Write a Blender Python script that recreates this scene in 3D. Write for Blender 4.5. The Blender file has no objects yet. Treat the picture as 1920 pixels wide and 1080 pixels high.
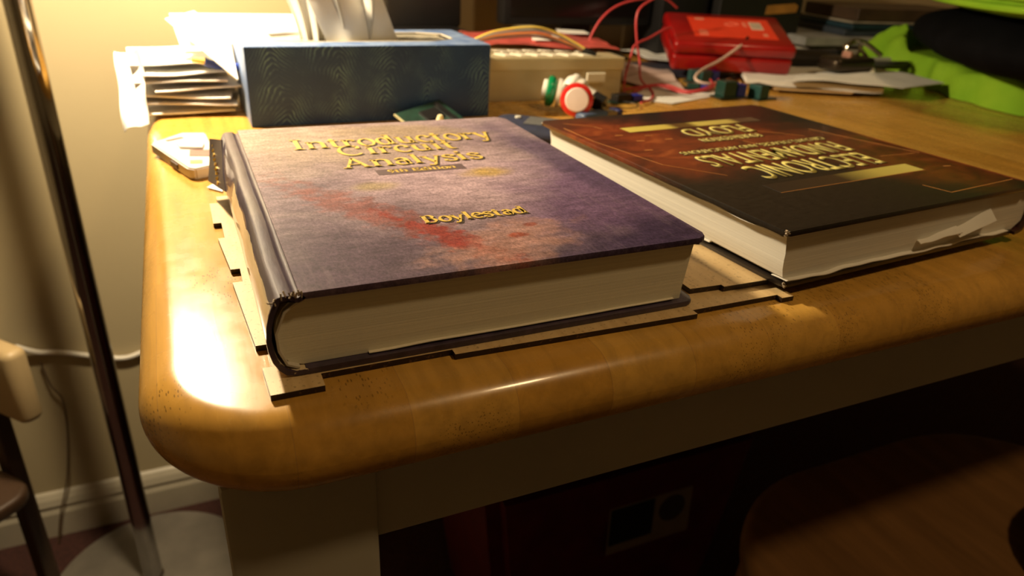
import bpy, bmesh, math, random
from mathutils import Vector, Matrix, Euler, noise as mnoise

random.seed(7)
sc = bpy.context.scene
C = sc.collection
LIFT = 0.753            # everything is laid out from the book's base plane; lifted at the end so the floor is at z = 0
PI = math.pi

# ------------------------------------------------------------------ camera
cam_d = bpy.data.cameras.new('camera')
cam = bpy.data.objects.new('camera', cam_d)
C.objects.link(cam)
cam.location = (-0.0171, -0.2562, 0.1645)
cam.rotation_euler = Euler((math.radians(63.8359), math.radians(-2.7985), math.radians(-23.8957)), 'XYZ')
cam_d.sensor_fit = 'HORIZONTAL'
cam_d.sensor_width = 36.0
cam_d.lens = 36.0 * 1341.96 / 1920.0
cam_d.clip_start = 0.01
cam_d.dof.use_dof = True
cam_d.dof.focus_distance = 0.33
cam_d.dof.aperture_fstop = 10.0
sc.camera = cam

# ------------------------------------------------------------------ world, lights, exposure
w = bpy.data.worlds.new('world')
sc.world = w
w.use_nodes = True
w.node_tree.nodes['Background'].inputs[0].default_value = (0.9, 0.6, 0.35, 1)
w.node_tree.nodes['Background'].inputs[1].default_value = 0.01

LAMP = Vector((-0.085, 0.50, 0.335))
ld = bpy.data.lights.new('reading_bulb_light', 'POINT')
ld.energy = 25.5
ld.color = (1.0, 0.80, 0.52)
ld.shadow_soft_size = 0.022
lo = bpy.data.objects.new('reading_bulb_light', ld)
lo.location = LAMP
C.objects.link(lo)

CEIL = Vector((0.75, -0.62, 1.62))
ad = bpy.data.lights.new('room_light', 'AREA')
ad.shape = 'DISK'
ad.size = 0.16
ad.energy = 8.0
ad.color = (1.0, 0.68, 0.34)
ao = bpy.data.objects.new('room_light', ad)
ao.location = CEIL
C.objects.link(ao)

sc.view_settings.view_transform = 'Standard'
sc.view_settings.look = 'None'
sc.view_settings.exposure = 0.0
sc.view_settings.gamma = 1.0
sc.view_settings.use_curve_mapping = False

# ------------------------------------------------------------------ node helpers
def new_mat(name):
    m = bpy.data.materials.new(name)
    m.use_nodes = True
    nt = m.node_tree
    return m, nt, nt.nodes['Principled BSDF']

def nd(nt, kind, **kw):
    n = nt.nodes.new(kind)
    for k, v in kw.items():
        setattr(n, k, v)
    return n

def coords(nt, scale=(1, 1, 1), rot=(0, 0, 0), loc=(0, 0, 0)):
    tc = nd(nt, 'ShaderNodeTexCoord')
    mp = nd(nt, 'ShaderNodeMapping')
    mp.inputs['Scale'].default_value = scale
    mp.inputs['Rotation'].default_value = rot
    mp.inputs['Location'].default_value = loc
    nt.links.new(tc.outputs['Object'], mp.inputs['Vector'])
    return mp.outputs[0]

def noise(nt, vec, scale=5, detail=4, rough=0.5, dist=0.0):
    n = nd(nt, 'ShaderNodeTexNoise')
    n.inputs['Scale'].default_value = scale
    n.inputs['Detail'].default_value = detail
    n.inputs['Roughness'].default_value = rough
    n.inputs['Distortion'].default_value = dist
    nt.links.new(vec, n.inputs['Vector'])
    return n.outputs['Fac']

def ramp(nt, fac, stops, interp='LINEAR'):
    r = nd(nt, 'ShaderNodeValToRGB')
    r.color_ramp.interpolation = interp
    el = r.color_ramp.elements
    while len(el) < len(stops):
        el.new(0.5)
    for e, (p, c) in zip(el, stops):
        e.position = p
        e.color = (c[0], c[1], c[2], 1) if not isinstance(c, (int, float)) else (c, c, c, 1)
    nt.links.new(fac, r.inputs[0])
    return r.outputs[0]

def mix(nt, fac, a, b, mode='MIX'):
    m = nd(nt, 'ShaderNodeMix', data_type='RGBA', blend_type=mode)
    for sock, v in ((m.inputs[0], fac), (m.inputs[6], a), (m.inputs[7], b)):
        if isinstance(v, (int, float)):
            sock.default_value = v
        elif isinstance(v, tuple):
            sock.default_value = (v[0], v[1], v[2], 1)
        else:
            nt.links.new(v, sock)
    return m.outputs[2]

def math_(nt, op, a, b=None, clamp=False):
    m = nd(nt, 'ShaderNodeMath', operation=op, use_clamp=clamp)
    for i, v in enumerate((a, b)):
        if v is None:
            continue
        if isinstance(v, (int, float)):
            m.inputs[i].default_value = v
        else:
            nt.links.new(v, m.inputs[i])
    return m.outputs[0]

def bump(nt, bsdf, h, strength=0.2, dist=0.001):
    b = nd(nt, 'ShaderNodeBump')
    b.inputs['Strength'].default_value = strength
    b.inputs['Distance'].default_value = dist
    nt.links.new(h, b.inputs['Height'])
    nt.links.new(b.outputs[0], bsdf.inputs['Normal'])

def blob(nt, cx, cy, rx, ry, ang=0, wob=0.25, soft=1.0, nscale=60):
    """irregular painted patch round (cx, cy) in the object's own xy plane; 1 inside, 0 outside"""
    tc = nd(nt, 'ShaderNodeTexCoord')
    nz = nd(nt, 'ShaderNodeTexNoise')
    nz.inputs['Scale'].default_value = nscale
    nz.inputs['Detail'].default_value = 5
    nt.links.new(tc.outputs['Object'], nz.inputs['Vector'])
    mp = nd(nt, 'ShaderNodeMapping', vector_type='TEXTURE')
    mp.inputs['Location'].default_value = (cx, cy, 0)
    mp.inputs['Rotation'].default_value = (0, 0, math.radians(ang))
    mp.inputs['Scale'].default_value = (rx, ry, 1000)
    nt.links.new(tc.outputs['Object'], mp.inputs['Vector'])
    ln = nd(nt, 'ShaderNodeVectorMath', operation='LENGTH')
    nt.links.new(mp.outputs[0], ln.inputs[0])
    d = math_(nt, 'ADD', ln.outputs['Value'], math_(nt, 'MULTIPLY', math_(nt, 'SUBTRACT', nz.outputs['Fac'], 0.5), wob * 6))
    mr = nd(nt, 'ShaderNodeMapRange', interpolation_type='SMOOTHSTEP')
    mr.inputs['From Min'].default_value = 1.0 + soft * 0.5
    mr.inputs['From Max'].default_value = 1.0 - soft * 0.5
    nt.links.new(d, mr.inputs['Value'])
    return mr.outputs[0]

def rect_mask(nt, x0, x1, y0, y1):
    tc = nd(nt, 'ShaderNodeTexCoord')
    sp = nd(nt, 'ShaderNodeSeparateXYZ')
    nt.links.new(tc.outputs['Object'], sp.inputs[0])
    a = math_(nt, 'MULTIPLY', math_(nt, 'GREATER_THAN', sp.outputs[0], x0), math_(nt, 'LESS_THAN', sp.outputs[0], x1))
    b = math_(nt, 'MULTIPLY', math_(nt, 'GREATER_THAN', sp.outputs[1], y0), math_(nt, 'LESS_THAN', sp.outputs[1], y1))
    return math_(nt, 'MULTIPLY', a, b)

MATS = {}
def mat(name, col, rough=0.5, metal=0.0, var=0.12, nscale=30, bmp=0.0, coat=0.0, trans=0.0, emis=None, sub=0.0, spec=0.5, stretch=(1, 1, 1), alpha=1.0):
    if name in MATS:
        return MATS[name]
    m, nt, b = new_mat(name)
    v = coords(nt, stretch)
    n = noise(nt, v, nscale, 5)
    lo_ = tuple(max(0, c * (1 - var)) for c in col)
    hi_ = tuple(min(1, c * (1 + var)) for c in col)
    c = ramp(nt, n, [(0.3, lo_), (0.7, hi_)])
    nt.links.new(c, b.inputs['Base Color'])
    b.inputs['Roughness'].default_value = rough
    b.inputs['Metallic'].default_value = metal
    b.inputs['Coat Weight'].default_value = coat
    b.inputs['Coat Roughness'].default_value = 0.15
    b.inputs['Transmission Weight'].default_value = trans
    b.inputs['Specular IOR Level'].default_value = spec
    b.inputs['Alpha'].default_value = alpha
    if sub:
        b.inputs['Subsurface Weight'].default_value = sub
        b.inputs['Subsurface Scale'].default_value = 0.004
    if emis:
        b.inputs['Emission Color'].default_value = (*emis[0], 1)
        b.inputs['Emission Strength'].default_value = emis[1]
    if bmp:
        bump(nt, b, noise(nt, v, nscale * 6, 4), bmp, 0.0006)
    MATS[name] = m
    return m

# ------------------------------------------------------------------ mesh helpers
def obj(name, bm, material, parent=None, smooth=False, loc=(0, 0, 0), rot=(0, 0, 0)):
    me = bpy.data.meshes.new(name)
    bmesh.ops.recalc_face_normals(bm, faces=bm.faces)
    bm.to_mesh(me)
    bm.free()
    o = bpy.data.objects.new(name, me)
    C.objects.link(o)
    for mm in (material if isinstance(material, (list, tuple)) else [material]):
        me.materials.append(mm)
    if smooth:
        for p in me.polygons:
            p.use_smooth = True
        try:
            me.set_sharp_from_angle(angle=math.radians(40))
        except Exception:
            pass
    o.location = loc
    o.rotation_euler = rot
    if parent is not None:
        o.parent = parent
    return o

def tag(o, label, cat, group=None):
    o['label'] = label
    o['category'] = cat
    if group:
        o['group'] = group
    return o

def thing(name, label, cat, loc=(0, 0, 0), rot=(0, 0, 0), group=None):
    o = bpy.data.objects.new(name, None)
    o.empty_display_size = 0.02
    C.objects.link(o)
    o.location = loc
    o.rotation_euler = rot
    return tag(o, label, cat, group)

def struct(o):
    o['kind'] = 'structure'
    return o

def add_box(bm, x0, x1, y0, y1, z0, z1, bev=0.0, seg=2, M=None):
    r = bmesh.ops.create_cube(bm, size=1)
    vs = r['verts']
    for v in vs:
        v.co = Vector(((x0 + x1) / 2 + v.co.x * (x1 - x0), (y0 + y1) / 2 + v.co.y * (y1 - y0), (z0 + z1) / 2 + v.co.z * (z1 - z0)))
    if M is not None:
        for v in vs:
            v.co = M @ v.co
    if bev > 0:
        es = list({e for v in vs for e in v.link_edges})
        bmesh.ops.bevel(bm, geom=es, offset=bev, segments=seg, affect='EDGES', profile=0.5)
    return bm

def box(x0, x1, y0, y1, z0, z1, bev=0.0, seg=2, M=None):
    return add_box(bmesh.new(), x0, x1, y0, y1, z0, z1, bev, seg, M)

def add_prism(bm, pts, z0, z1):
    lo_ = [bm.verts.new((x, y, z0)) for x, y in pts]
    hi_ = [bm.verts.new((x, y, z1)) for x, y in pts]
    n = len(pts)
    bm.faces.new(lo_[::-1])
    bm.faces.new(hi_)
    for i in range(n):
        bm.faces.new((lo_[i], lo_[(i + 1) % n], hi_[(i + 1) % n], hi_[i]))
    return bm

def prism(pts, z0, z1):
    return add_prism(bmesh.new(), pts, z0, z1)

def smooth_path(pts, n=8):
    P = [Vector(p) for p in pts]
    out = []
    for i in range(len(P) - 1):
        p0 = P[max(i - 1, 0)]; p1 = P[i]; p2 = P[i + 1]; p3 = P[min(i + 2, len(P) - 1)]
        for k in range(n):
            t = k / n
            out.append(0.5 * ((2 * p1) + (p2 - p0) * t + (2 * p0 - 5 * p1 + 4 * p2 - p3) * t * t + (3 * p1 - p0 - 3 * p2 + p3) * t ** 3))
    out.append(P[-1])
    return out

def add_tube(bm, path, r, seg=10, caps=True):
    rad = r if callable(r) else (lambda t: r)
    P = [Vector(p) for p in path]
    rings = []
    up = Vector((0, 0, 1))
    t0 = (P[1] - P[0]).normalized()
    if abs(t0.dot(up)) > 0.95:
        up = Vector((1, 0, 0))
    nrm = t0.cross(up).normalized()
    for i, p in enumerate(P):
        t = (P[min(i + 1, len(P) - 1)] - P[max(i - 1, 0)]).normalized()
        nrm = (nrm - t * nrm.dot(t)).normalized()
        b = t.cross(nrm)
        rr = rad(i / (len(P) - 1))
        rings.append([bm.verts.new(p + (nrm * math.cos(a) + b * math.sin(a)) * rr) for a in [2 * PI * k / seg for k in range(seg)]])
    for a, b in zip(rings[:-1], rings[1:]):
        for k in range(seg):
            bm.faces.new((a[k], a[(k + 1) % seg], b[(k + 1) % seg], b[k]))
    if caps:
        bm.faces.new(rings[0][::-1])
        bm.faces.new(rings[-1])
    return bm

def tube(pts, r, seg=10, n=8):
    return add_tube(bmesh.new(), smooth_path(pts, n) if n else pts, r, seg)

def add_lathe(bm, prof, seg=32, M=None):
    rings = []
    for r, z in prof:
        rings.append([bm.verts.new((max(r, 1e-5) * math.cos(2 * PI * k / seg), max(r, 1e-5) * math.sin(2 * PI * k / seg), z)) for k in range(seg)])
    for a, b in zip(rings[:-1], rings[1:]):
        for k in range(seg):
            bm.faces.new((a[k], a[(k + 1) % seg], b[(k + 1) % seg], b[k]))
    bm.faces.new(rings[0][::-1])
    bm.faces.new(rings[-1])
    if M is not None:
        for rg in rings:
            for v in rg:
                v.co = M @ v.co
    return bm

def lathe(prof, seg=32, M=None):
    return add_lathe(bmesh.new(), prof, seg, M)

def align(loc, axis):
    """matrix taking local +z onto axis, at loc"""
    q = Vector((0, 0, 1)).rotation_difference(Vector(axis).normalized())
    return Matrix.Translation(Vector(loc)) @ q.to_matrix().to_4x4()

def rrect(x0, x1, y0, y1, r, seg=10):
    pts = []
    for cx, cy, a0 in ((x1 - r, y1 - r, 0), (x0 + r, y1 - r, 90), (x0 + r, y0 + r, 180), (x1 - r, y0 + r, 270)):
        for k in range(seg + 1):
            a = math.radians(a0 + 90 * k / seg)
            pts.append((cx + r * math.cos(a), cy + r * math.sin(a)))
    return pts

def rounded_slab(x0, x1, y0, y1, z0, z1, plan_r, edge_r, seg=12, eseg=6):
    """slab with rounded plan corners and rounded rims"""
    bm = bmesh.new()
    rings = []
    prof = [(edge_r * (1 - math.sin(a)), z0 + edge_r * (1 - math.cos(a))) for a in [PI / 2 * k / eseg for k in range(eseg + 1)]]
    prof += [(edge_r * (1 - math.cos(a)), z1 - edge_r * (1 - math.sin(a))) for a in [PI / 2 * k / eseg for k in range(eseg + 1)]]
    for ins, z in prof:
        rings.append([bm.verts.new((x, y, z)) for x, y in rrect(x0 + ins, x1 - ins, y0 + ins, y1 - ins, max(plan_r - ins, 0.0005), seg)])
    n = len(rings[0])
    for a, b in zip(rings[:-1], rings[1:]):
        for k in range(n):
            bm.faces.new((a[k], a[(k + 1) % n], b[(k + 1) % n], b[k]))
    bm.faces.new(rings[0][::-1])
    bm.faces.new(rings[-1])
    bmesh.ops.remove_doubles(bm, verts=bm.verts, dist=1e-6)
    return bm

def sheet(corners, nx=14, ny=10, amp=0.002, thick=0.0004, freq=20, seed=0, curl=None):
    """sheet of paper through four corner points (p00, p10, p11, p01), gently buckled, with its real thickness"""
    bm = bmesh.new()
    c = [Vector(p) for p in corners]
    nrm = (c[1] - c[0]).cross(c[3] - c[0]).normalized()
    if nrm.z < 0:
        nrm = -nrm
    g = []
    for side in (0, 1):
        rows = []
        for j in range(ny + 1):
            v = j / ny
            row = []
            for i in range(nx + 1):
                u = i / nx
                p = (c[0] * (1 - u) + c[1] * u) * (1 - v) + (c[3] * (1 - u) + c[2] * u) * v
                d = (mnoise.noise(Vector((p.x * freq, p.y * freq, seed * 3.7))) + 0.6) * amp
                if curl:
                    d += curl(u, v)
                row.append(bm.verts.new(p + nrm * (max(d, 0) + side * thick)))
            rows.append(row)
        g.append(rows)
    for side in (0, 1):
        for j in range(ny):
            for i in range(nx):
                r = g[side]
                f = (r[j][i], r[j][i + 1], r[j + 1][i + 1], r[j + 1][i])
                bm.faces.new(f if side else f[::-1])
    def rim(seq):
        for a, b in zip(seq[:-1], seq[1:]):
            bm.faces.new((g[0][a[0]][a[1]], g[0][b[0]][b[1]], g[1][b[0]][b[1]], g[1][a[0]][a[1]]))
    rim([(0, i) for i in range(nx + 1)])
    rim([(j, nx) for j in range(ny + 1)])
    rim([(ny, i) for i in range(nx, -1, -1)])
    rim([(j, 0) for j in range(ny, -1, -1)])
    return bm

def rot2(x, y, a):
    return x * math.cos(a) - y * math.sin(a), x * math.sin(a) + y * math.cos(a)

# ------------------------------------------------------------------ seriffed lettering drawn with a broad nib
def arc(cx, cy, rx, ry, a0, a1, n=14):
    return [(cx + rx * math.cos(math.radians(a0 + (a1 - a0) * k / n)), cy + ry * math.sin(math.radians(a0 + (a1 - a0) * k / n))) for k in range(n + 1)]

def sf(x, y, l=0.2):
    return [(x - l / 2, y), (x + l / 2, y)]

GL = {
 'I': (0.38, [[(.18, 0), (.18, .7)], sf(.18, .02, .28), sf(.18, .68, .28)]),
 'n': (0.60, [[(.13, 0), (.13, .48)], sf(.13, .02), sf(.47, .02), sf(.09, .47, .12), arc(.30, .33, .17, .14, 170, 0) + [(.47, 0)]]),
 't': (0.38, [[(.16, .62), (.16, .12)] + arc(.26, .12, .10, .1, 180, 300), [(.03, .47), (.31, .47)]]),
 'r': (0.44, [[(.13, 0), (.13, .48)], sf(.13, .02), sf(.09, .47, .12), arc(.27, .34, .14, .13, 170, 50) , [(.35, .46), (.37, .38)]]),
 'o': (0.52, [arc(.26, .24, .20, .25, 0, 360, 24)]),
 'd': (0.58, [arc(.23, .24, .17, .24, 0, 360, 24), [(.43, 0), (.43, .7)], sf(.38, .69, .14), sf(.48, .02, .12)]),
 'u': (0.60, [[(.13, .48), (.13, .16)] + arc(.28, .16, .15, .15, 180, 360), [(.44, .48), (.44, 0)], sf(.09, .47, .12), sf(.40, .47, .12), sf(.50, .02, .12)]),
 'c': (0.47, [arc(.26, .24, .20, .25, 50, 320, 20), [(.38, .42), (.39, .33)]]),
 'y': (0.54, [[(.07, .48), (.27, .02)], [(.46, .48), (.22, -.14)] + arc(.13, -.12, .09, .08, -20, -150, 6), sf(.08, .47, .2), sf(.46, .47, .16)]),
 'C': (0.76, [arc(.38, .35, .30, .36, 48, 318, 26), [(.60, .66), (.60, .48)]]),
 'i': (0.30, [[(.14, 0), (.14, .48)], sf(.14, .02), sf(.10, .47, .12), [(.14, .60), (.14, .70)]]),
 'A': (0.72, [[(.08, 0), (.34, .7)], [(.34, .7), (.60, 0)], [(.17, .25), (.50, .25)], sf(.08, .02, .2), sf(.60, .02, .22)]),
 'a': (0.50, [arc(.24, .34, .14, .14, 165, 0) + [(.38, .06), (.44, .02)], arc(.22, .14, .14, .14, 0, 360, 18)]),
 'l': (0.30, [[(.14, 0), (.14, .7)], sf(.14, .02), sf(.10, .69, .12)]),
 's': (0.42, [arc(.21, .36, .13, .12, 40, 190, 10) + arc(.21, .12, .14, .12, 60, -150, 12), [(.34, .46), (.34, .36)], [(.07, .14), (.07, .03)]]),
 '9': (0.50, [arc(.24, .48, .16, .2, 0, 360, 20), arc(.16, .40, .24, .40, 20, -80, 12)]),
 'h': (0.60, [[(.13, 0), (.13, .7)], sf(.13, .02), sf(.47, .02), sf(.09, .69, .12), arc(.30, .33, .17, .14, 170, 0) + [(.47, 0)]]),
 'E': (0.64, [[(.16, 0), (.16, .7)], [(.05, .02), (.54, .02), (.56, .16)], [(.05, .68), (.52, .68), (.53, .54)], [(.16, .36), (.40, .36)], [(.40, .28), (.40, .44)]]),
 'B': (0.66, [[(.16, 0), (.16, .7)], [(.05, .68), (.32, .68)] + arc(.32, .52, .16, .16, 90, -90, 10) + [(.16, .36)], [(.16, .36), (.34, .36)] + arc(.34, .19, .19, .17, 90, -90, 10) + [(.05, .02)]]),
 'e': (0.48, [arc(.25, .24, .19, .25, 5, 315, 22), [(.07, .27), (.43, .27)]]),
 ' ': (0.30, []),
}

def serif_text(text, x0, x1, y0, cap_h, z, h, dx=0, dy=0, fat=1.0):
    bm = bmesh.new()
    tot = sum(GL[c][0] for c in text)
    sx = (x1 - x0) / tot
    sy = cap_h / 0.7
    cx = 0.0
    for ch in text:
        adv, strokes = GL[ch]
        for st in strokes:
            pts = []
            for p in st:
                if not pts or (abs(p[0] - pts[-1][0]) + abs(p[1] - pts[-1][1])) > 1e-6:
                    pts.append(p)
            if len(pts) < 2:
                continue
            L, Rr = [], []
            for i, p in enumerate(pts):
                a = pts[max(i - 1, 0)]; b = pts[min(i + 1, len(pts) - 1)]
                if len(pts) > 12 and pts[0] == pts[-1] and i in (0, len(pts) - 1):
                    a = pts[-2]; b = pts[1]
                tx, ty = b[0] - a[0], b[1] - a[1]
                l = math.hypot(tx, ty) or 1
                tx /= l; ty /= l
                nibw = (0.022 + 0.046 * abs(ty) * (1.0 if ty * tx <= 0.05 or abs(tx) < 0.2 else 0.55)) * fat
                L.append((p[0] - ty * nibw, p[1] + tx * nibw))
                Rr.append((p[0] + ty * nibw, p[1] - tx * nibw))
            def mk(q, zz):
                return bm.verts.new((x0 + dx + (cx + q[0]) * sx, y0 + dy + q[1] * sy, zz))
            LT = [mk(q, z + h) for q in L]; RT = [mk(q, z + h) for q in Rr]
            LB = [mk(q, z) for q in L]; RB = [mk(q, z) for q in Rr]
            for i in range(len(pts) - 1):
                bm.faces.new((LT[i], LT[i + 1], RT[i + 1], RT[i]))
                bm.faces.new((LB[i], LT[i], LT[i + 1], LB[i + 1]))
                bm.faces.new((RB[i], RB[i + 1], RT[i + 1], RT[i]))
            bm.faces.new((LB[0], RB[0], RT[0], LT[0]))
            bm.faces.new((LB[-1], LT[-1], RT[-1], RB[-1]))
        cx += adv
    return bm

def block_text(text, u0, u1, v0, v1, z, h, flip=False, bold=0.02):
    """plain capitals stretched into the box u0..u1 x v0..v1; flip turns the line upside down"""
    cu = bpy.data.curves.new('lettering', 'FONT')
    cu.body = text
    cu.size = 1.0
    cu.offset = bold
    cu.extrude = 0.0
    t = bpy.data.objects.new('lettering_source', cu)
    C.objects.link(t)
    dg = bpy.context.evaluated_depsgraph_get()
    me = bpy.data.meshes.new_from_object(t.evaluated_get(dg))
    bpy.data.objects.remove(t)
    bm = bmesh.new()
    bm.from_mesh(me)
    xs = [v.co.x for v in bm.verts]; ys = [v.co.y for v in bm.verts]
    ax, bx_, ay, by = min(xs), max(xs), min(ys), max(ys)
    for v in bm.verts:
        s = (v.co.x - ax) / (bx_ - ax); q = (v.co.y - ay) / (by - ay)
        if flip:
            s = 1 - s; q = 1 - q
        v.co = Vector((u0 + s * (u1 - u0), v0 + q * (v1 - v0), z + h))
    r = bmesh.ops.extrude_face_region(bm, geom=list(bm.faces))
    for g in r['geom']:
        if isinstance(g, bmesh.types.BMVert):
            g.co.z = z
    return bm

# ------------------------------------------------------------------ materials of the place
def wall_material():
    m, nt, b = new_mat('cream_wall_paint')
    v = coords(nt)
    c = ramp(nt, noise(nt, v, 3, 4), [(0.3, (0.43, 0.35, 0.205)), (0.7, (0.47, 0.39, 0.235))])
    nt.links.new(c, b.inputs['Base Color'])
    b.inputs['Roughness'].default_value = 0.6
    bump(nt, b, noise(nt, v, 90, 4), 0.15, 0.001)
    return m
WALL = wall_material()

def table_material():
    m, nt, b = new_mat('honey_butcher_block_wood')
    tc = nd(nt, 'ShaderNodeTexCoord')
    sp = nd(nt, 'ShaderNodeSeparateXYZ')
    nt.links.new(tc.outputs['Object'], sp.inputs[0])
    cb = nd(nt, 'ShaderNodeCombineXYZ')
    nt.links.new(math_(nt, 'ADD', sp.outputs[1], 0.11), cb.inputs[0])
    nt.links.new(math_(nt, 'ADD', sp.outputs[0], 0.043), cb.inputs[1])
    br = nd(nt, 'ShaderNodeTexBrick')
    nt.links.new(cb.outputs[0], br.inputs['Vector'])
    br.inputs['Scale'].default_value = 1.0
    br.inputs['Brick Width'].default_value = 0.31
    br.inputs['Row Height'].default_value = 0.046
    br.inputs['Mortar Size'].default_value = 0.00025
    br.inputs['Mortar Smooth'].default_value = 0.8
    br.inputs['Bias'].default_value = 0.0
    br.inputs['Color1'].default_value = (0.60, 0.315, 0.055, 1)
    br.inputs['Color2'].default_value = (0.72, 0.41, 0.085, 1)
    br.inputs['Mortar'].default_value = (0.50, 0.27, 0.07, 1)
    gv = coords(nt, (1, 0.09, 1))
    g1 = noise(nt, gv, 130, 6, 0.6, 0.4)
    grain = ramp(nt, g1, [(0.30, 0.66), (0.6, 1.0)])
    col = mix(nt, 0.7, br.outputs['Color'], grain, 'MULTIPLY')
    wv = coords(nt, (1, 0.25, 1))
    big = ramp(nt, noise(nt, wv, 14, 3, 0.5, 1.2), [(0.3, 0.78), (0.7, 1.12)])
    col = mix(nt, 0.8, col, big, 'MULTIPLY')
    # open pores: short dark ticks along the grain, gathered in patches
    pv = coords(nt, (1, 0.28, 1))
    vo = nd(nt, 'ShaderNodeTexVoronoi')
    vo.inputs['Scale'].default_value = 750
    nt.links.new(pv, vo.inputs['Vector'])
    dots = math_(nt, 'LESS_THAN', vo.outputs['Distance'], 0.24)
    patch = ramp(nt, noise(nt, coords(nt, (1, 0.7, 1), loc=(0.3, 0.1, 0)), 16, 2), [(0.56, 0), (0.63, 1)])
    pm = math_(nt, 'MULTIPLY', dots, patch)
    col = mix(nt, math_(nt, 'MULTIPLY', pm, 0.6), col, (0.09, 0.04, 0.012))
    nt.links.new(col, b.inputs['Base Color'])
    rr = ramp(nt, noise(nt, coords(nt), 60, 5), [(0.3, 0.22), (0.7, 0.31)])
    nt.links.new(rr, b.inputs['Roughness'])
    b.inputs['Specular IOR Level'].default_value = 0.33
    b.inputs['Coat Weight'].default_value = 0.28
    b.inputs['Coat Roughness'].default_value = 0.09
    h = math_(nt, 'SUBTRACT', math_(nt, 'MULTIPLY', g1, 0.35), pm)
    bump(nt, b, h, 0.25, 0.0004)
    return m
TABLE = table_material()

def page_material(name, base, dark=0.80, axis='z'):
    m, nt, b = new_mat(name)
    sc_ = (3, 3, 900)
    v = coords(nt, sc_)
    n = noise(nt, v, 1.0, 6, 0.7)
    v2 = coords(nt, (2, 2, 160))
    n2 = noise(nt, v2, 1.0, 3, 0.6)
    c = ramp(nt, n, [(0.35, tuple(x * dark for x in base)), (0.6, base)])
    c = mix(nt, 0.2, c, ramp(nt, n2, [(0.35, 0.7), (0.6, 1.0)]), 'MULTIPLY')
    nt.links.new(c, b.inputs['Base Color'])
    b.inputs['Roughness'].default_value = 0.85
    bump(nt, b, n, 0.5, 0.0003)
    return m
PAGES = page_material('cream_page_edges', (0.86, 0.82, 0.66), 0.90)
PAGES2 = page_material('pale_page_edges', (0.86, 0.83, 0.74), 0.84)

WHITE_PAINT = mat('aged_white_furniture_paint', (0.42, 0.39, 0.31), 0.45, var=0.05, nscale=20, bmp=0.1)
TRIM = mat('white_trim_paint', (0.46, 0.41, 0.31), 0.4, var=0.05)
BLACKP = mat('black_plastic', (0.010, 0.009, 0.009), 0.45, spec=0.3)
PAPER = mat('white_paper', (0.85, 0.84, 0.80), 0.8, var=0.03)
CHROME = mat('dark_chrome', (0.50, 0.48, 0.46), 0.12, 1.0, var=0.05)

# ------------------------------------------------------------------ room
FZ = -0.753
WY = 0.84
bm = box(-1.3, 2.2, -2.4, WY + 0.1, FZ - 0.05, FZ)
def carpet():
    m, nt, b = new_mat('dark_red_brown_carpet')
    v = coords(nt)
    c = ramp(nt, noise(nt, v, 220, 6, 0.7), [(0.3, (0.022, 0.006, 0.004)), (0.7, (0.075, 0.022, 0.014))])
    nt.links.new(c, b.inputs['Base Color'])
    b.inputs['Roughness'].default_value = 0.95
    bump(nt, b, noise(nt, v, 400, 4), 0.8, 0.004)
    return m
struct(obj('floor', bm, carpet()))
struct(obj('wall_back', box(-1.3, 2.2, WY, WY + 0.1, FZ, 1.7), WALL))
struct(obj('wall_left', box(-1.4, -1.3, -2.4, WY + 0.1, FZ, 1.7), WALL))
struct(obj('wall_right', box(2.2, 2.3, -2.4, WY + 0.1, FZ, 1.7), WALL))
struct(obj('wall_front', box(-1.4, 2.3, -2.5, -2.4, FZ, 1.7), WALL))
struct(obj('ceiling', box(-1.4, 2.3, -2.5, WY + 0.1, 1.7, 1.8), mat('ceiling_paint', (0.7, 0.66, 0.58), 0.8, var=0.03)))

def baseboard(y, x0, x1):
    prof = [(0, FZ), (-0.014, FZ), (-0.014, -0.708), (-0.011, -0.700), (-0.013, -0.693), (-0.010, -0.682), (-0.005, -0.674), (0, -0.671)]
    bm = bmesh.new()
    rings = [[bm.verts.new((x, y + p[0], p[1])) for p in prof] for x in (x0, x1)]
    n = len(prof)
    for i in range(n):
        bm.faces.new((rings[0][i], rings[0][(i + 1) % n], rings[1][(i + 1) % n], rings[1][i]))
    bm.faces.new(rings[0]); bm.faces.new(rings[1][::-1])
    return bm
struct(obj('baseboard_back', baseboard(WY, -1.3, 2.2), TRIM))

# ------------------------------------------------------------------ table
TT = -0.003
t = thing('table', 'long honey wood table with white painted apron and square legs, carrying everything', 'table', (0.7, 0.38, FZ))
def tp(name, bm, m, smooth=False, parent=None):
    o = obj(name, bm, m, None, smooth)
    o.parent = parent or t
    if parent is None:
        o.matrix_parent_inverse = Matrix.Translation(-Vector((0.7, 0.38, FZ)))
    return o
TX0, TX1, TY0, TY1 = -0.052, 1.50, -0.034, 0.815
tp('tabletop', rounded_slab(TX0, TX1, TY0, TY1, TT - 0.036, TT, 0.064, 0.0179, 20, 10), TABLE, True)
for lx in (-0.026, TX1 - 0.093):
    for ly in (-0.012, TY1 - 0.075):
        tp('leg', box(lx, lx + 0.064, ly, ly + 0.064, FZ, TT - 0.036, 0.003), WHITE_PAINT, True)
tp('front_apron', box(0.036, TX1 - 0.09, -0.009, 0.013, -0.089, TT - 0.036, 0.001), WHITE_PAINT)
tp('back_apron', box(0.036, TX1 - 0.09, TY1 - 0.03, TY1 - 0.012, -0.089, TT - 0.036, 0.001), WHITE_PAINT)
tp('side_apron', box(-0.02, 0.0, 0.05, TY1 - 0.07, -0.089, TT - 0.036, 0.001), WHITE_PAINT)
tp('side_apron', box(TX1 - 0.055, TX1 - 0.035, 0.05, TY1 - 0.07, -0.089, TT - 0.036, 0.001), WHITE_PAINT)

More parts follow.
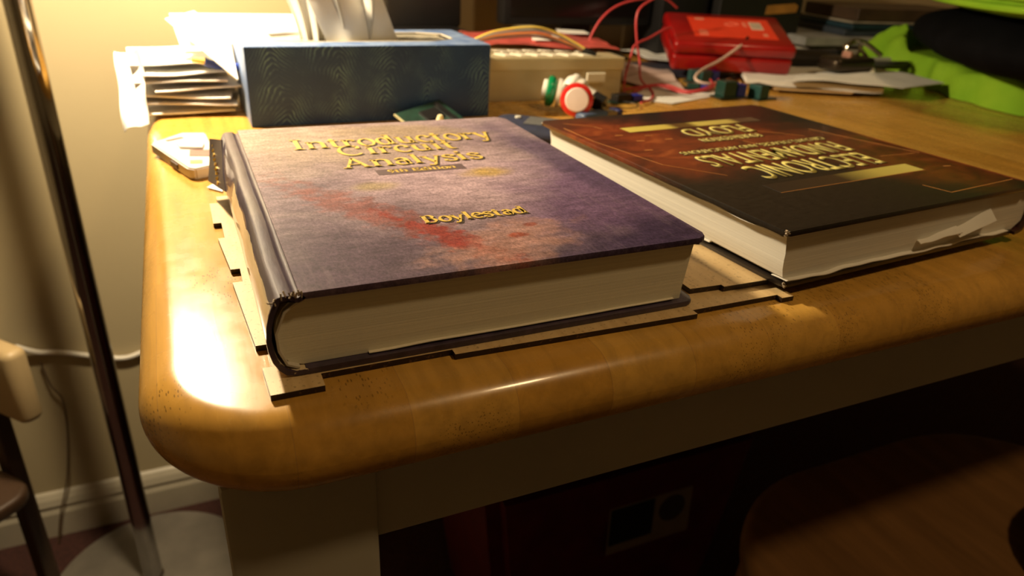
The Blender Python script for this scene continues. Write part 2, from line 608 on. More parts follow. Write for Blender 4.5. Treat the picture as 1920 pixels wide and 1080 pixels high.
# ------------------------------------------------------------------ floor lamp at the left
PX, PY = -0.157, 0.658
t2 = thing('floor_lamp', 'chrome pole floor lamp standing on a round grey base beside the table', 'lamp', (PX, PY, FZ))
BASEM = mat('brushed_grey_metal', (0.20, 0.18, 0.15), 0.5, 0.5, var=0.15, nscale=25, bmp=0.1)
obj('base', lathe([(0.0, 0.001), (0.138, 0.001), (0.142, 0.004), (0.142, 0.018), (0.138, 0.022), (0.03, 0.026), (0.0, 0.026)], 64), BASEM, t2, True)
obj('pole', lathe([(0.0, 0.026), (0.0150, 0.026), (0.0150, 0.030), (0.0132, 0.031), (0.0132, 1.20), (0.0, 1.20)], 40), CHROME, t2, True)
lx, ly, lz = LAMP.x - PX, LAMP.y - PY, LAMP.z - FZ
obj('arm', tube([(0, 0, 1.19), (0.004, -0.006, 1.23), (lx * 0.35, ly * 0.35, 1.26), (lx * 0.8, ly * 0.8, 1.23), (lx, ly, lz + 0.09)], 0.006, 12), CHROME, t2, True)
SHADE = mat('black_enamel', (0.03, 0.03, 0.03), 0.3)
bm = bmesh.new()
prof = [(0.085, 0.0), (0.08, 0.02), (0.055, 0.06), (0.022, 0.085), (0.012, 0.09)]
pr2 = [(r - 0.0025, z - 0.001) for r, z in prof[::-1]]
full = prof + pr2
rings = []
for r, z in full:
    rings.append([bm.verts.new((lx + r * math.cos(2 * PI * k / 40), ly + r * math.sin(2 * PI * k / 40), lz + z)) for k in range(40)])
for a, b in zip(rings, rings[1:] + rings[:1]):
    for k in range(40):
        bm.faces.new((a[k], a[(k + 1) % 40], b[(k + 1) % 40], b[k]))
obj('lamp_shade', bm, SHADE, t2, True)
obj('light_bulb', lathe([(0.0, 0.028), (0.02, 0.034), (0.024, 0.046), (0.02, 0.06), (0.011, 0.075), (0.011, 0.088)], 24, Matrix.Translation((lx, ly, lz))),
    mat('lit_bulb_glass', (1, 0.9, 0.7), 0.4, emis=((1.0, 0.78, 0.48), 25)), t2, True)

# ceiling light (behind the camera, lights the room)
t3 = thing('ceiling_light', 'round frosted ceiling light above the room', 'lamp', (CEIL.x, CEIL.y, 1.7))
obj('ceiling_plate', lathe([(0.0, -0.02), (0.10, -0.02), (0.11, -0.012), (0.11, -0.0005), (0.0, -0.0005)], 40), TRIM, t3, True)
obj('diffuser', lathe([(0.0, -0.055), (0.05, -0.05), (0.085, -0.036), (0.098, -0.02), (0.0, -0.0205)], 40), mat('frosted_glass', (1, 0.9, 0.75), 0.5, emis=((1.0, 0.7, 0.4), 4)), t3, True)

# ------------------------------------------------------------------ cables at the wall
tag(obj('white_cable', tube([(-0.285, 0.825, -0.395), (-0.262, 0.832, -0.413), (-0.235, 0.834, -0.420), (-0.19, 0.834, -0.436), (-0.155, 0.834, -0.446), (-0.125, 0.834, -0.440), (-0.08, 0.834, -0.43), (0.0, 0.834, -0.45), (0.1, 0.834, -0.52)], 0.0038, 10),
        mat('white_cable_plastic', (0.85, 0.80, 0.70), 0.35), smooth=True), 'thick white cable sagging along the cream wall left of the table', 'cable')
tag(obj('power_cable', tube([(-0.262, 0.832, -0.43), (-0.257, 0.83, -0.47), (-0.247, 0.83, -0.50), (-0.252, 0.83, -0.56), (-0.268, 0.822, -0.64), (-0.288, 0.815, -0.70), (-0.30, 0.805, FZ + 0.002)], 0.0014, 8),
        mat('brown_cord_plastic', (0.10, 0.06, 0.03), 0.5), smooth=True), 'thin dark cord hanging down the wall to the floor at far left', 'cord')

# pale wooden chair poking in at the left
SHADED_WOOD = mat('shaded_chair_wood', (0.05, 0.025, 0.012), 0.5)  # dark colour stands in for the shade under the backrest
PALE = mat('pale_birch', (0.42, 0.31, 0.16), 0.5, var=0.08, nscale=8, stretch=(1, 6, 1), coat=0.1)
ch = thing('wooden_chair', 'pale wooden chair at the left picture border with a rounded backrest board', 'chair', (-0.2235, 0.620, FZ), (0, 0, math.radians(131.3)))
obj('backrest', rounded_slab(0.0, 0.285, -0.002, 0.026, 0.362, 0.461, 0.012, 0.009, 6, 4), PALE, ch, True)
obj('seat', rounded_slab(0.01, 0.275, 0.028, 0.290, 0.250, 0.270, 0.03, 0.006, 6, 4), SHADED_WOOD, ch, True)
for u_ in (0.085, 0.255):
    obj('leg', box(u_ - 0.012, u_ + 0.012, 0.002, 0.022, 0.0005, 0.37, 0.003), SHADED_WOOD, ch)
    obj('leg', box(u_ - 0.012, u_ + 0.012, 0.255, 0.275, 0.0005, 0.2505, 0.003), SHADED_WOOD, ch)

# ------------------------------------------------------------------ laser-cut board pieces under the books
def burnt_board():
    m, nt, b = new_mat('laser_cut_plywood')
    v = coords(nt, (6, 1, 1))
    c = ramp(nt, noise(nt, v, 30, 5), [(0.3, (0.60, 0.41, 0.19)), (0.7, (0.76, 0.56, 0.29))])
    geo = nd(nt, 'ShaderNodeNewGeometry')
    sp = nd(nt, 'ShaderNodeSeparateXYZ')
    tcn = nd(nt, 'ShaderNodeTexCoord')
    nt.links.new(tcn.outputs['Normal'], sp.inputs[0])
    side = math_(nt, 'LESS_THAN', math_(nt, 'ABSOLUTE', sp.outputs[2]), 0.5)
    c = mix(nt, side, c, (0.022, 0.010, 0.005))
    speck = ramp(nt, noise(nt, coords(nt), 500, 3), [(0.60, 0), (0.68, 1)])
    c = mix(nt, math_(nt, 'MULTIPLY', speck, 0.5), c, (0.20, 0.10, 0.04))
    nt.links.new(c, b.inputs['Base Color'])
    b.inputs['Roughness'].default_value = 0.45
    return m
PLY = burnt_board()
# lower sheet with finger joints along its left and front edges
pts = [(-0.0020, -0.0100)]
pts += [(0.0190, -0.0100), (0.0190, -0.0008), (0.0760, -0.0008), (0.0760, -0.0050), (0.2030, -0.0088), (0.2030, -0.0046), (0.2580, -0.0048), (0.2580, -0.0088), (0.2660, -0.0088), (0.2660, 0.2350)]
left = [(-0.0060, 0.2350), (-0.0060, 0.222), (-0.0108, 0.222), (-0.0108, 0.185), (-0.0062, 0.185), (-0.0062, 0.160), (-0.0098, 0.160), (-0.0066, 0.114), (-0.0020, 0.114), (-0.0022, 0.0975), (-0.0070, 0.0975), (-0.0032, 0.0300), (0.0012, 0.0300), (0.0010, 0.0110), (-0.0026, 0.0110)]
tag(obj('wooden_board', prism(pts + left, TT + 0.0001, -0.0001), PLY), 'thin laser-cut wooden panel with notched burnt edges lying under both books', 'wooden panel')
# second sheet lying on it in the gap
tag(obj('plywood_sheet', prism([(0.2125, 0.0110), (0.232, 0.0100), (0.232, 0.0075), (0.262, 0.0070), (0.2630, 0.060), (0.2125, 0.062)], 0.0001, 0.0030), PLY),
    'small plain wooden sheet bridging the gap between the two books', 'wooden sheet')

# ------------------------------------------------------------------ left book: purple circuit analysis textbook
def painting_material():
    m, nt, b = new_mat('painted_purple_cover')
    fine = noise(nt, coords(nt, (1.0, 0.6, 1), (0, 0, math.radians(35))), 700, 8, 0.8)
    mid = noise(nt, coords(nt, (0.7, 1.3, 1), (0, 0, math.radians(40))), 28, 6, 0.6, 0.6)
    c = ramp(nt, mid, [(0.25, (0.165, 0.120, 0.150)), (0.5, (0.260, 0.205, 0.220)), (0.75, (0.370, 0.310, 0.290))])
    def lay(c, col, cx, cy, rx, ry, ang=0, k=0.8, **kw):
        return mix(nt, math_(nt, 'MULTIPLY', blob(nt, cx, cy, rx, ry, ang, **kw), k), c, col)
    c = lay(c, (0.40, 0.33, 0.22), 0.060, 0.215, 0.085, 0.055, -15, 0.75, soft=1.6, nscale=25)
    c = lay(c, (0.56, 0.44, 0.46), 0.130, 0.100, 0.066, 0.055, 10, 0.85, soft=1.4, nscale=30)
    c = lay(c, (0.30, 0.24, 0.13), 0.115, 0.235, 0.040, 0.014, -8, 0.7, soft=1.2, nscale=30)
    c = lay(c, (0.140, 0.080, 0.180), 0.190, 0.060, 0.050, 0.075, -10, 0.85, soft=1.1, nscale=30)
    c = lay(c, (0.055, 0.038, 0.085), 0.178, -0.005, 0.070, 0.034, 8, 0.9, soft=1.0, nscale=30)
    c = lay(c, (0.085, 0.060, 0.120), 0.200, 0.140, 0.014, 0.090, 8, 0.75, soft=1.2, nscale=30)
    c = lay(c, (0.085, 0.055, 0.090), 0.036, 0.020, 0.050, 0.050, -20, 0.85, soft=1.5, nscale=35)
    c = lay(c, (0.120, 0.085, 0.110), 0.090, 0.075, 0.040, 0.022, -40, 0.5, soft=1.5, nscale=35)
    c = lay(c, (0.27, 0.085, 0.060), 0.062, 0.078, 0.062, 0.0110, -58, 0.75, soft=1.3, wob=0.55, nscale=130)
    c = lay(c, (0.32, 0.045, 0.028), 0.090, 0.033, 0.036, 0.0075, -60, 0.9, soft=1.0, wob=0.60, nscale=170)
    c = lay(c, (0.52, 0.30, 0.22), 0.112, 0.022, 0.034, 0.018, 30, 0.7, soft=1.2, wob=0.45, nscale=90)
    c = lay(c, (0.40, 0.10, 0.05), 0.120, 0.030, 0.0045, 0.0030, 0, 0.9, soft=0.8, wob=0.2, nscale=200)
    c = lay(c, (0.40, 0.10, 0.05), 0.131, 0.041, 0.0035, 0.0025, 0, 0.8, soft=0.8, wob=0.2, nscale=200)
    c = lay(c, (0.50, 0.36, 0.07), 0.1430, 0.127, 0.0135, 0.0085, 0, 0.85, soft=1.2, wob=0.18, nscale=70)
    c = lay(c, (0.36, 0.30, 0.09), 0.0720, 0.118, 0.0110, 0.0065, 0, 0.6, soft=1.3, wob=0.15, nscale=70)
    c = mix(nt, 1.0, c, (0.98, 0.90, 1.0), 'MULTIPLY')
    med = noise(nt, coords(nt, (1.0, 2.6, 1), (0, 0, math.radians(-25))), 90, 6, 0.7)
    c = mix(nt, 0.75, c, ramp(nt, med, [(0.30, 0.50), (0.5, 0.95), (0.70, 1.45)]), 'MULTIPLY')
    c = mix(nt, 0.85, c, ramp(nt, fine, [(0.34, 0.45), (0.5, 0.95), (0.66, 1.45)]), 'MULTIPLY')
    strokes = noise(nt, coords(nt, (1.0, 0.12, 1), (0, 0, math.radians(20)), (0.02, 0.01, 0)), 210, 5, 0.7, 0.4)
    c = mix(nt, math_(nt, 'MULTIPLY', ramp(nt, strokes, [(0.54, 0.0), (0.68, 1.0)]), 0.16), c, (0.40, 0.30, 0.36))
    # the plain dark cloth edge next to the hinge
    nt.links.new(c, b.inputs['Base Color'])
    b.inputs['Roughness'].default_value = 0.7
    b.inputs['Specular IOR Level'].default_value = 0.15
    b.inputs['Coat Weight'].default_value = 0.22
    b.inputs['Coat Roughness'].default_value = 0.20
    bump(nt, b, fine, 0.12, 0.0004)
    return m
COVER1 = painting_material()

def spine_material():
    """dark edges, a cream-yellow painted field down the middle, a dark title block at the far end"""
    m, nt, b = new_mat('worn_spine_cover')
    tc = nd(nt, 'ShaderNodeTexCoord')
    sp = nd(nt, 'ShaderNodeSeparateXYZ')
    nt.links.new(tc.outputs['Object'], sp.inputs[0])
    nz = noise(nt, coords(nt, (1, 0.4, 1)), 90, 5, 0.6)
    zj = math_(nt, 'ADD', sp.outputs[2], math_(nt, 'MULTIPLY', math_(nt, 'SUBTRACT', nz, 0.5), 0.006))
    lowcut = math_(nt, 'LESS_THAN', zj, 0.0320)
    field = ramp(nt, nz, [(0.3, (0.60, 0.47, 0.27)), (0.7, (0.74, 0.61, 0.40))])
    dark = ramp(nt, nz, [(0.3, (0.035, 0.022, 0.045)), (0.7, (0.08, 0.055, 0.085))])
    yk = math_(nt, 'LESS_THAN', math_(nt, 'ADD', sp.outputs[1], math_(nt, 'MULTIPLY', nz, 0.05)), 0.175)
    yk2 = math_(nt, 'GREATER_THAN', math_(nt, 'ADD', sp.outputs[1], math_(nt, 'MULTIPLY', nz, 0.01)), 0.006)
    k = math_(nt, 'MULTIPLY', math_(nt, 'MULTIPLY', lowcut, yk), yk2)
    c = mix(nt, k, dark, field)
    nt.links.new(c, b.inputs['Base Color'])
    b.inputs['Roughness'].default_value = 0.6
    b.inputs['Specular IOR Level'].default_value = 0.25
    b.inputs['Coat Weight'].default_value = 0.5
    b.inputs['Coat Roughness'].default_value = 0.05
    bump(nt, b, noise(nt, coords(nt, (4, 1, 4)), 120, 4), 0.35, 0.0005)
    return m
SPINE1 = spine_material()
CLOTH1 = mat('dark_purple_board_edge', (0.050, 0.034, 0.062), 0.38, var=0.35, nscale=200, coat=0.3, bmp=0.2)

def strip(profile, y0, y1, ny=10, thick=0.0026, wob=0.0, seed=0):
    """profile: outer polyline in (x, z); extruded along y, given a wall thickness on its inner side"""
    bm = bmesh.new()
    n = len(profile)
    inner = []
    for i, p in enumerate(profile):
        a = profile[max(i - 1, 0)]; b = profile[min(i + 1, n - 1)]
        tx, tz = b[0] - a[0], b[1] - a[1]
        l = math.hypot(tx, tz) or 1
        inner.append((p[0] - tz / l * thick, p[1] + tx / l * thick))
    loop = list(profile) + inner[::-1]
    rings = []
    for j in range(ny + 1):
        y = y0 + (y1 - y0) * j / ny
        rings.append([bm.verts.new((x + wob * mnoise.noise(Vector((x * 40, y * 22, z * 40 + seed))), y, z + wob * mnoise.noise(Vector((x * 40 + 9, y * 22, z * 40 + seed))))) for x, z in loop])
    m = len(loop)
    for a, b in zip(rings[:-1], rings[1:]):
        for k in range(m):
            bm.faces.new((a[k], a[(k + 1) % m], b[(k + 1) % m], b[k]))
    bm.faces.new(rings[0]); bm.faces.new(rings[-1][::-1])
    return bm

def page_block(prof, y0, y1):
    bm = bmesh.new()
    ny = 6
    rings = [[bm.verts.new((x, y0 + (y1 - y0) * j / ny, z)) for x, z in prof] for j in range(ny + 1)]
    m = len(prof)
    for a, b in zip(rings[:-1], rings[1:]):
        for k in range(m):
            bm.faces.new((a[k], a[(k + 1) % m], b[(k + 1) % m], b[k]))
    bm.faces.new(rings[0]); bm.faces.new(rings[-1][::-1])
    return bm

T1 = 0.0373
bk = thing('textbook', 'closed purple painted hardback textbook about circuits lying face up with gold title, left book', 'book', (0, 0, 0))
W1, H1 = 0.2075, 0.2594
# front board (plan with tiny rounded fore corners)
def board(x0, x1, y0, y1, z0, z1, rr=0.004):
    pts = []
    for cx, cy, a0, r in ((x1 - rr, y1 - rr, 0, rr), (x0 + 0.001, y1 - 0.001, 90, 0.001), (x0 + 0.001, y0 + 0.001, 180, 0.001), (x1 - rr, y0 + rr, 270, rr)):
        for k in range(7):
            a = math.radians(a0 + 15 * k)
            pts.append((cx + r * math.cos(a), cy + r * math.sin(a)))
    bm = prism(pts, z0, z1)
    es = [e for e in bm.edges if abs(e.verts[0].co.z - e.verts[1].co.z) < 1e-7]
    bmesh.ops.bevel(bm, geom=es, offset=0.0009, segments=3, affect='EDGES', profile=0.5)
    return bm
obj('front_cover', board(0.0135, W1 + 0.002, 0.0, H1, T1 - 0.0030, T1, 0.006), COVER1, bk, True)
obj('back_cover', board(0.0135, W1, 0.0, H1, 0.0001, 0.0028, 0.005), CLOTH1, bk, True)
# spine: hinge groove, shoulder ridge, rounded back, lower shoulder
sp_prof = [(0.0142, T1 - 0.0004), (0.0134, T1 - 0.0011), (0.0126, T1 - 0.0015), (0.0116, T1 - 0.0013), (0.0108, T1 - 0.0005), (0.0100, T1 - 0.0001), (0.0064, T1 - 0.0002), (0.0050, T1 - 0.0006), (0.0042, T1 - 0.0014), (0.0032, T1 - 0.0034),
           (0.0014, T1 - 0.0075), (0.0000, T1 - 0.0130), (-0.0006, T1 - 0.0190), (-0.0002, T1 - 0.0245), (0.0010, T1 - 0.0295), (0.0030, 0.0040), (0.0054, 0.0014), (0.0090, 0.0004), (0.0142, 0.0003)]
obj('spine', strip(sp_prof, 0.0, H1 - 0.004, 60, 0.0022, 0.0007), SPINE1, bk, True)
pb = [(0.0130, 0.0030), (0.0085, 0.0042), (0.0052, 0.0080), (0.0036, 0.0130), (0.0032, 0.0190), (0.0044, 0.0250), (0.0072, 0.0300), (0.0110, 0.0335), (0.0150, T1 - 0.0031)]
fe = [(W1 - 0.0035, T1 - 0.0031), (W1 - 0.0045, 0.0270), (W1 - 0.0056, 0.0180), (W1 - 0.0068, 0.0090), (W1 - 0.0072, 0.0030)]
obj('page_block', page_block(pb + fe, 0.0040, H1 - 0.0040), PAGES, bk, True)
# endpaper edge curling along the bottom and head band cloth at the near end of the spine
obj('loose_endpaper', sheet([(0.040, 0.0022, 0.0034), (0.196, 0.0026, 0.0036), (0.196, 0.006, 0.0036), (0.040, 0.006, 0.0034)], 30, 2, 0.0006, 0.0003, 40, 2), mat('endpaper', (0.78, 0.72, 0.58), 0.8, var=0.03), bk)
obj('spine_lining', strip([(0.0150, T1 - 0.0032), (0.0110, T1 - 0.0050), (0.0070, T1 - 0.0080), (0.0030, 0.0200), (0.0034, 0.0120), (0.0062, 0.0050), (0.0110, 0.0026)], 0.0012, 0.0040, 2, 0.0009), mat('white_mull', (0.60, 0.55, 0.45), 0.9), bk, True)
# torn head of the spine hanging off at the far end
flap = sheet([(0.0000, 0.1960, 0.0150), (-0.0080, 0.2360, 0.0100), (-0.0035, 0.2560, 0.0330), (0.0030, 0.2400, 0.0360)], 10, 8, 0.0012, 0.0010, 60, 5)
FL = obj('torn_spine_flap', flap, mat('dark_spine_cloth', (0.035, 0.022, 0.035), 0.3, var=0.3, coat=0.4), bk, True)
gold_bm = bmesh.new()
for k in range(9):
    f = k / 8
    p = Vector((-0.0038, 0.213, 0.016)).lerp(Vector((-0.0028, 0.249, 0.0300)), f)
    Mx = Matrix.Translation(p) @ Euler((0.5 + 0.3 * (k % 3), 0.2, 0.5 * (k % 2))).to_matrix().to_4x4()
    add_box(gold_bm, -0.0012, 0.0004, -0.0008, 0.0008, -0.0011, 0.0011, M=Mx)
GOLD = mat('gold_foil', (0.88, 0.62, 0.14), 0.40, 0.15, var=0.15, nscale=60, coat=0.3)
obj('spine_lettering', gold_bm, GOLD, FL)
# frayed spot where the laminate has split at the near corner of the spine
fr = bmesh.new()
for k in range(16):
    x = 0.002 + 0.014 * random.random(); z = T1 - 0.0006 + 0.001 * random.random() if x > 0.005 else T1 - 0.004 * random.random() - 0.001
    Mx = Matrix.Translation((x, 0.0004 - 0.0012 * random.random(), z)) @ Euler((random.random() * 3, random.random() * 3, random.random() * 3)).to_matrix().to_4x4()
    add_box(fr, -0.0014, 0.0014, -0.0003, 0.0003, -0.0002, 0.0002, M=Mx)
obj('frayed_corner', fr, mat('frayed_board', (0.42, 0.34, 0.25), 0.9, var=0.4, nscale=300), bk)
# lettering
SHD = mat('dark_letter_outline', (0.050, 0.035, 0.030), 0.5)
ZT = T1 + 0.00002
lines = [('Introductory', 0.0415, 0.1790, 0.2005, 0.0235), ('Circuit', 0.0665, 0.1450, 0.1805, 0.0210), ('Analysis', 0.0640, 0.1530, 0.1540, 0.0195), ('Boylestad', 0.0815, 0.1375, 0.0560, 0.0100)]
for s, x0, x1, y, h in lines:
    o = obj('title_line' if s != 'Boylestad' else 'author_name', serif_text(s, x0, x1, y, h, ZT + 0.00022, 0.00016, fat=0.85 if s != 'Boylestad' else 1.15), GOLD, bk)
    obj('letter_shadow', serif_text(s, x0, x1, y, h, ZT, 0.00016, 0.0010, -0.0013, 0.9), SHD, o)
obj('edition_band', prism([(0.0800, 0.1368), (0.1340, 0.1368), (0.1340, 0.1470), (0.0800, 0.1470)], ZT, ZT + 0.0001), mat('dim_violet_band', (0.13, 0.085, 0.095), 0.5), bk)
obj('edition_lettering', serif_text('9th Edition', 0.0865, 0.1285, 0.1395, 0.0058, ZT + 0.00012, 0.00012, fat=1.25), GOLD, bk)

# ------------------------------------------------------------------ right book: electronics textbook, upside down to the viewer
TH2 = math.radians(4.3)
Z2 = 0.0031
T2 = 0.0350
bk2 = thing('textbook', 'closed black and rust red hardback textbook lying upside down with yellow title, right book', 'book', (0.2510, -0.0085, Z2), (0, 0, TH2))
W2, H2 = 0.236, 0.246
def rust_material():
    m, nt, b = new_mat('rusty_black_cover')
    fine = noise(nt, coords(nt, (1, 2.2, 1)), 170, 7, 0.7)
    mid = noise(nt, coords(nt, (1, 1.8, 1)), 34, 6, 0.65, 0.8)
    red = ramp(nt, mid, [(0.32, (0.060, 0.012, 0.006)), (0.55, (0.19, 0.036, 0.011)), (0.72, (0.30, 0.075, 0.020)), (0.85, (0.36, 0.14, 0.04))])
    black = ramp(nt, fine, [(0.3, (0.008, 0.006, 0.005)), (0.7, (0.026, 0.020, 0.016))])
    def bl(*a, **k):
        return blob(nt, *a, **k)
    k1 = bl(0.030, 0.165, 0.060, 0.070, 10, wob=0.10, soft=0.8, nscale=30)
    k2 = bl(0.205, 0.080, 0.062, 0.068, 0, wob=0.12, soft=0.8, nscale=30)
    k3 = bl(0.115, 0.140, 0.085, 0.050, 0, wob=0.10, soft=0.9, nscale=30)
    k = math_(nt, 'MAXIMUM', math_(nt, 'MAXIMUM', k1, k2), k3)
    dk = bl(0.080, 0.045, 0.055, 0.030, -8, wob=0.08, soft=0.9, nscale=30)
    k = math_(nt, 'MULTIPLY', k, math_(nt, 'SUBTRACT', 1.0, dk))
    c = mix(nt, k, black, red)
    scratch = ramp(nt, noise(nt, coords(nt, (1, 8, 1), (0, 0, 0.7)), 150, 3), [(0.74, 0), (0.80, 1)])
    c = mix(nt, math_(nt, 'MULTIPLY', scratch, 0.4), c, (0.20, 0.17, 0.13))
    nt.links.new(c, b.inputs['Base Color'])
    b.inputs['Roughness'].default_value = 0.36
    b.inputs['Coat Weight'].default_value = 0.5
    b.inputs['Coat Roughness'].default_value = 0.2
    bump(nt, b, fine, 0.12, 0.0004)
    return m
COVER2 = rust_material()
CLOTH2 = mat('black_board_edge', (0.014, 0.010, 0.009), 0.28, var=0.3, nscale=120, coat=0.5, bmp=0.15)
# the closed book has slumped: its top cover sits a centimetre left of the bottom one
def board2(u0, u1, v0, v1, z0, z1, r=0.004):
    pts = []
    for cx, cy, a0 in ((u1 - r, v1 - r, 0), (u0 + r, v1 - r, 90), (u0 + r, v0 + r, 180), (u1 - r, v0 + r, 270)):
        for k in range(7):
            a = math.radians(a0 + 15 * k)
            pts.append((cx + r * math.cos(a), cy + r * math.sin(a)))
    bm = prism(pts, z0, z1)
    es = [e for e in bm.edges if abs(e.verts[0].co.z - e.verts[1].co.z) < 1e-7]
    bmesh.ops.bevel(bm, geom=es, offset=0.0009, segments=3, affect='EDGES', profile=0.5)
    return bm
obj('front_cover', board2(0.000, W2 - 0.012, 0.0, H2, T2 - 0.0030, T2, 0.003), COVER2, bk2, True)
obj('back_cover', board2(0.0105, W2 - 0.012, 0.003, H2 + 0.003, 0.0001, 0.0028, 0.003), CLOTH2, bk2, True)
pf = [(0.0145, 0.0031), (0.0100, 0.0060), (0.0085, 0.0110), (0.0080, 0.0160), (0.0080, 0.0200), (0.0070, 0.0250), (0.0060, 0.0300), (0.0040, T2 - 0.0031)]
ps = [(W2 - 0.012, T2 - 0.0031), (W2 - 0.004, 0.0260), (W2 - 0.002, 0.0170), (W2 - 0.004, 0.0080), (W2 - 0.012, 0.0031)]
obj('page_block', page_block(ps + pf, 0.0045, H2 - 0.004), PAGES2, bk2, True)
obj('spine', strip([(W2 - 0.013, 0.0003), (W2 - 0.008, 0.0010), (W2 - 0.0045, 0.0022), (W2 - 0.001, 0.0080), (W2, 0.0170), (W2 - 0.001, 0.0260), (W2 - 0.0045, T2 - 0.0012), (W2 - 0.008, T2 - 0.0022), (W2 - 0.013, T2 - 0.0004)], 0.001, H2 - 0.001, 20, 0.0022, 0.0002), COVER2, bk2, True)
ENDP = mat('lifting_endpaper', (0.88, 0.86, 0.80), 0.6, var=0.02, coat=0.1)
def curl_top(u, v):
    return -0.0
obj('loose_endpaper', sheet([(0.0018, 0.004, T2 - 0.0056), (0.0205, 0.006, T2 - 0.0046), (0.0205, H2 - 0.006, T2 - 0.0040), (0.0016, H2 - 0.004, T2 - 0.0042)], 4, 40, 0.0014, 0.0004, 45, 3), ENDP, bk2, True)
obj('loose_endpaper', sheet([(0.0100, 0.0015, 0.0030), (0.2150, 0.0015, 0.0032), (0.2150, 0.012, 0.0031), (0.0100, 0.012, 0.0031)], 60, 3, 0.0016, 0.0004, 55, 8), ENDP, bk2, True)
obj('loose_endpaper', sheet([(0.0092, 0.060, 0.0032), (0.020, 0.060, 0.0032), (0.020, 0.160, 0.0032), (0.0088, 0.160, 0.0034)], 3, 16, 0.0014, 0.0008, 40, 9), ENDP, bk2, True)
obj('bent_page_corner', sheet([(0.120, 0.0010, 0.0070), (0.158, -0.0005, 0.0110), (0.158, 0.006, 0.0130), (0.122, 0.006, 0.0080)], 16, 3, 0.0022, 0.0005, 70, 12), ENDP, bk2, True)
obj('bent_page_corner', sheet([(0.156, 0.0000, 0.0080), (0.190, -0.0010, 0.0150), (0.190, 0.006, 0.0210), (0.156, 0.006, 0.0130)], 14, 4, 0.0016, 0.0005, 60, 14), ENDP, bk2, True)
# worn tips of the boards
tipm = mat('worn_board_tip', (0.42, 0.34, 0.25), 0.9, var=0.3, nscale=400)
for (u, v, z) in ((0.0014, 0.0014, T2 - 0.0016), (0.0014, H2 - 0.0016, T2 - 0.0016), (0.0120, 0.0040, 0.0014)):
    bm = bmesh.new()
    for k in range(6):
        Mx = Matrix.Translation((u + 0.0012 * (random.random() - 0.6), v + 0.0012 * (random.random() - 0.5), z + 0.0014 * (random.random() - 0.5))) @ Euler((random.random() * 3, random.random() * 3, random.random() * 3)).to_matrix().to_4x4()
        add_box(bm, -0.0012, 0.0012, -0.0007, 0.0007, -0.0004, 0.0004, M=Mx)
    obj('worn_corner', bm, tipm, bk2)
YEL = mat('foil_yellow', (0.74, 0.66, 0.20), 0.40, 0.0, var=0.25, nscale=40, coat=0.3)
ZB = T2 + 0.00002
for s, u0, u1, v0, v1, bld in (('ELECTRONIC', 0.0600, 0.1720, 0.0695, 0.0960, 0.010), ('FUNDAMENTALS', 0.0460, 0.1790, 0.1005, 0.1250, 0.010), ('CIRCUITS, DEVICES, AND APPLICATIONS', 0.0450, 0.1840, 0.1305, 0.1385, 0.002),
                              ('FOURTH EDITION', 0.0840, 0.1415, 0.1530, 0.1620, 0.002), ('FLOYD', 0.0860, 0.1490, 0.1675, 0.1890, 0.014)):
    nm = {'FLOYD': 'author_name', 'FOURTH EDITION': 'edition_lettering'}.get(s, 'title_line')
    o = obj(nm, block_text(s, u0, u1, v0, v1, ZB + 0.0002, 0.00015, True, bld), YEL, bk2)
    obj('letter_shadow', block_text(s, u0 - 0.0006, u1 + 0.0002, v0 - 0.0006, v1 + 0.0004, ZB, 0.00015, True, bld + 0.014), mat('black_letter_outline', (0.02, 0.012, 0.008), 0.5), o)
def fade_bar(name, a0, a1, flipped):
    m, nt, b = new_mat(name)
    tc = nd(nt, 'ShaderNodeTexCoord')
    sp = nd(nt, 'ShaderNodeSeparateXYZ')
    nt.links.new(tc.outputs['Object'], sp.inputs[0])
    mr = nd(nt, 'ShaderNodeMapRange')
    mr.inputs['From Min'].default_value = a0
    mr.inputs['From Max'].default_value = a1
    nt.links.new(sp.outputs[0], mr.inputs['Value'])
    if flipped:
        c = ramp(nt, mr.outputs[0], [(0.0, (0.66, 0.56, 0.12)), (0.30, (0.62, 0.50, 0.11)), (0.36, (0.12, 0.06, 0.02)), (0.46, (0.14, 0.08, 0.02)), (0.52, (0.60, 0.50, 0.12)), (0.78, (0.55, 0.44, 0.12)), (0.84, (0.10, 0.05, 0.03)), (1.0, (0.12, 0.08, 0.05))])
    else:
        c = ramp(nt, mr.outputs[0], [(0.0, (0.03, 0.02, 0.015)), (0.45, (0.05, 0.03, 0.015)), (0.72, (0.55, 0.46, 0.11)), (1.0, (0.68, 0.60, 0.16))])
    nt.links.new(c, b.inputs['Base Color'])
    b.inputs['Roughness'].default_value = 0.35
    return m
obj('yellow_bar', prism([(0.0468, 0.1945), (0.181, 0.1945), (0.181, 0.2060), (0.0468, 0.2075)], ZB, ZB + 0.0001), fade_bar('top_bar_foil', 0.0468, 0.181, True), bk2)
obj('yellow_bar', prism([(0.0468, 0.0480), (0.1820, 0.0490), (0.1820, 0.0635), (0.0468, 0.0625)], ZB, ZB + 0.0001), fade_bar('bottom_bar_foil', 0.0468, 0.182, False), bk2)
TR = mat('copper_line_print', (0.60, 0.26, 0.07), 0.4, var=0.2)
def line(bm, pts, wd=0.0006):
    for (a, b), (c, d) in zip(pts[:-1], pts[1:]):
        l = math.hypot(c - a, d - b)
        nx, ny = -(d - b) / l * wd / 2, (c - a) / l * wd / 2
        add_prism(bm, [(a + nx, b + ny), (a - nx, b - ny), (c - nx, d - ny), (c + nx, d + ny)], ZB, ZB + 0.00008)
lb = bmesh.new()
line(lb, [(0.1479, 0.0271), (0.1519, 0.0105), (0.2220, 0.0135)])
line(lb, [(0.0048, 0.2200), (0.0050, 0.1806), (0.0155, 0.1177), (0.0400, 0.0850)], 0.0005)
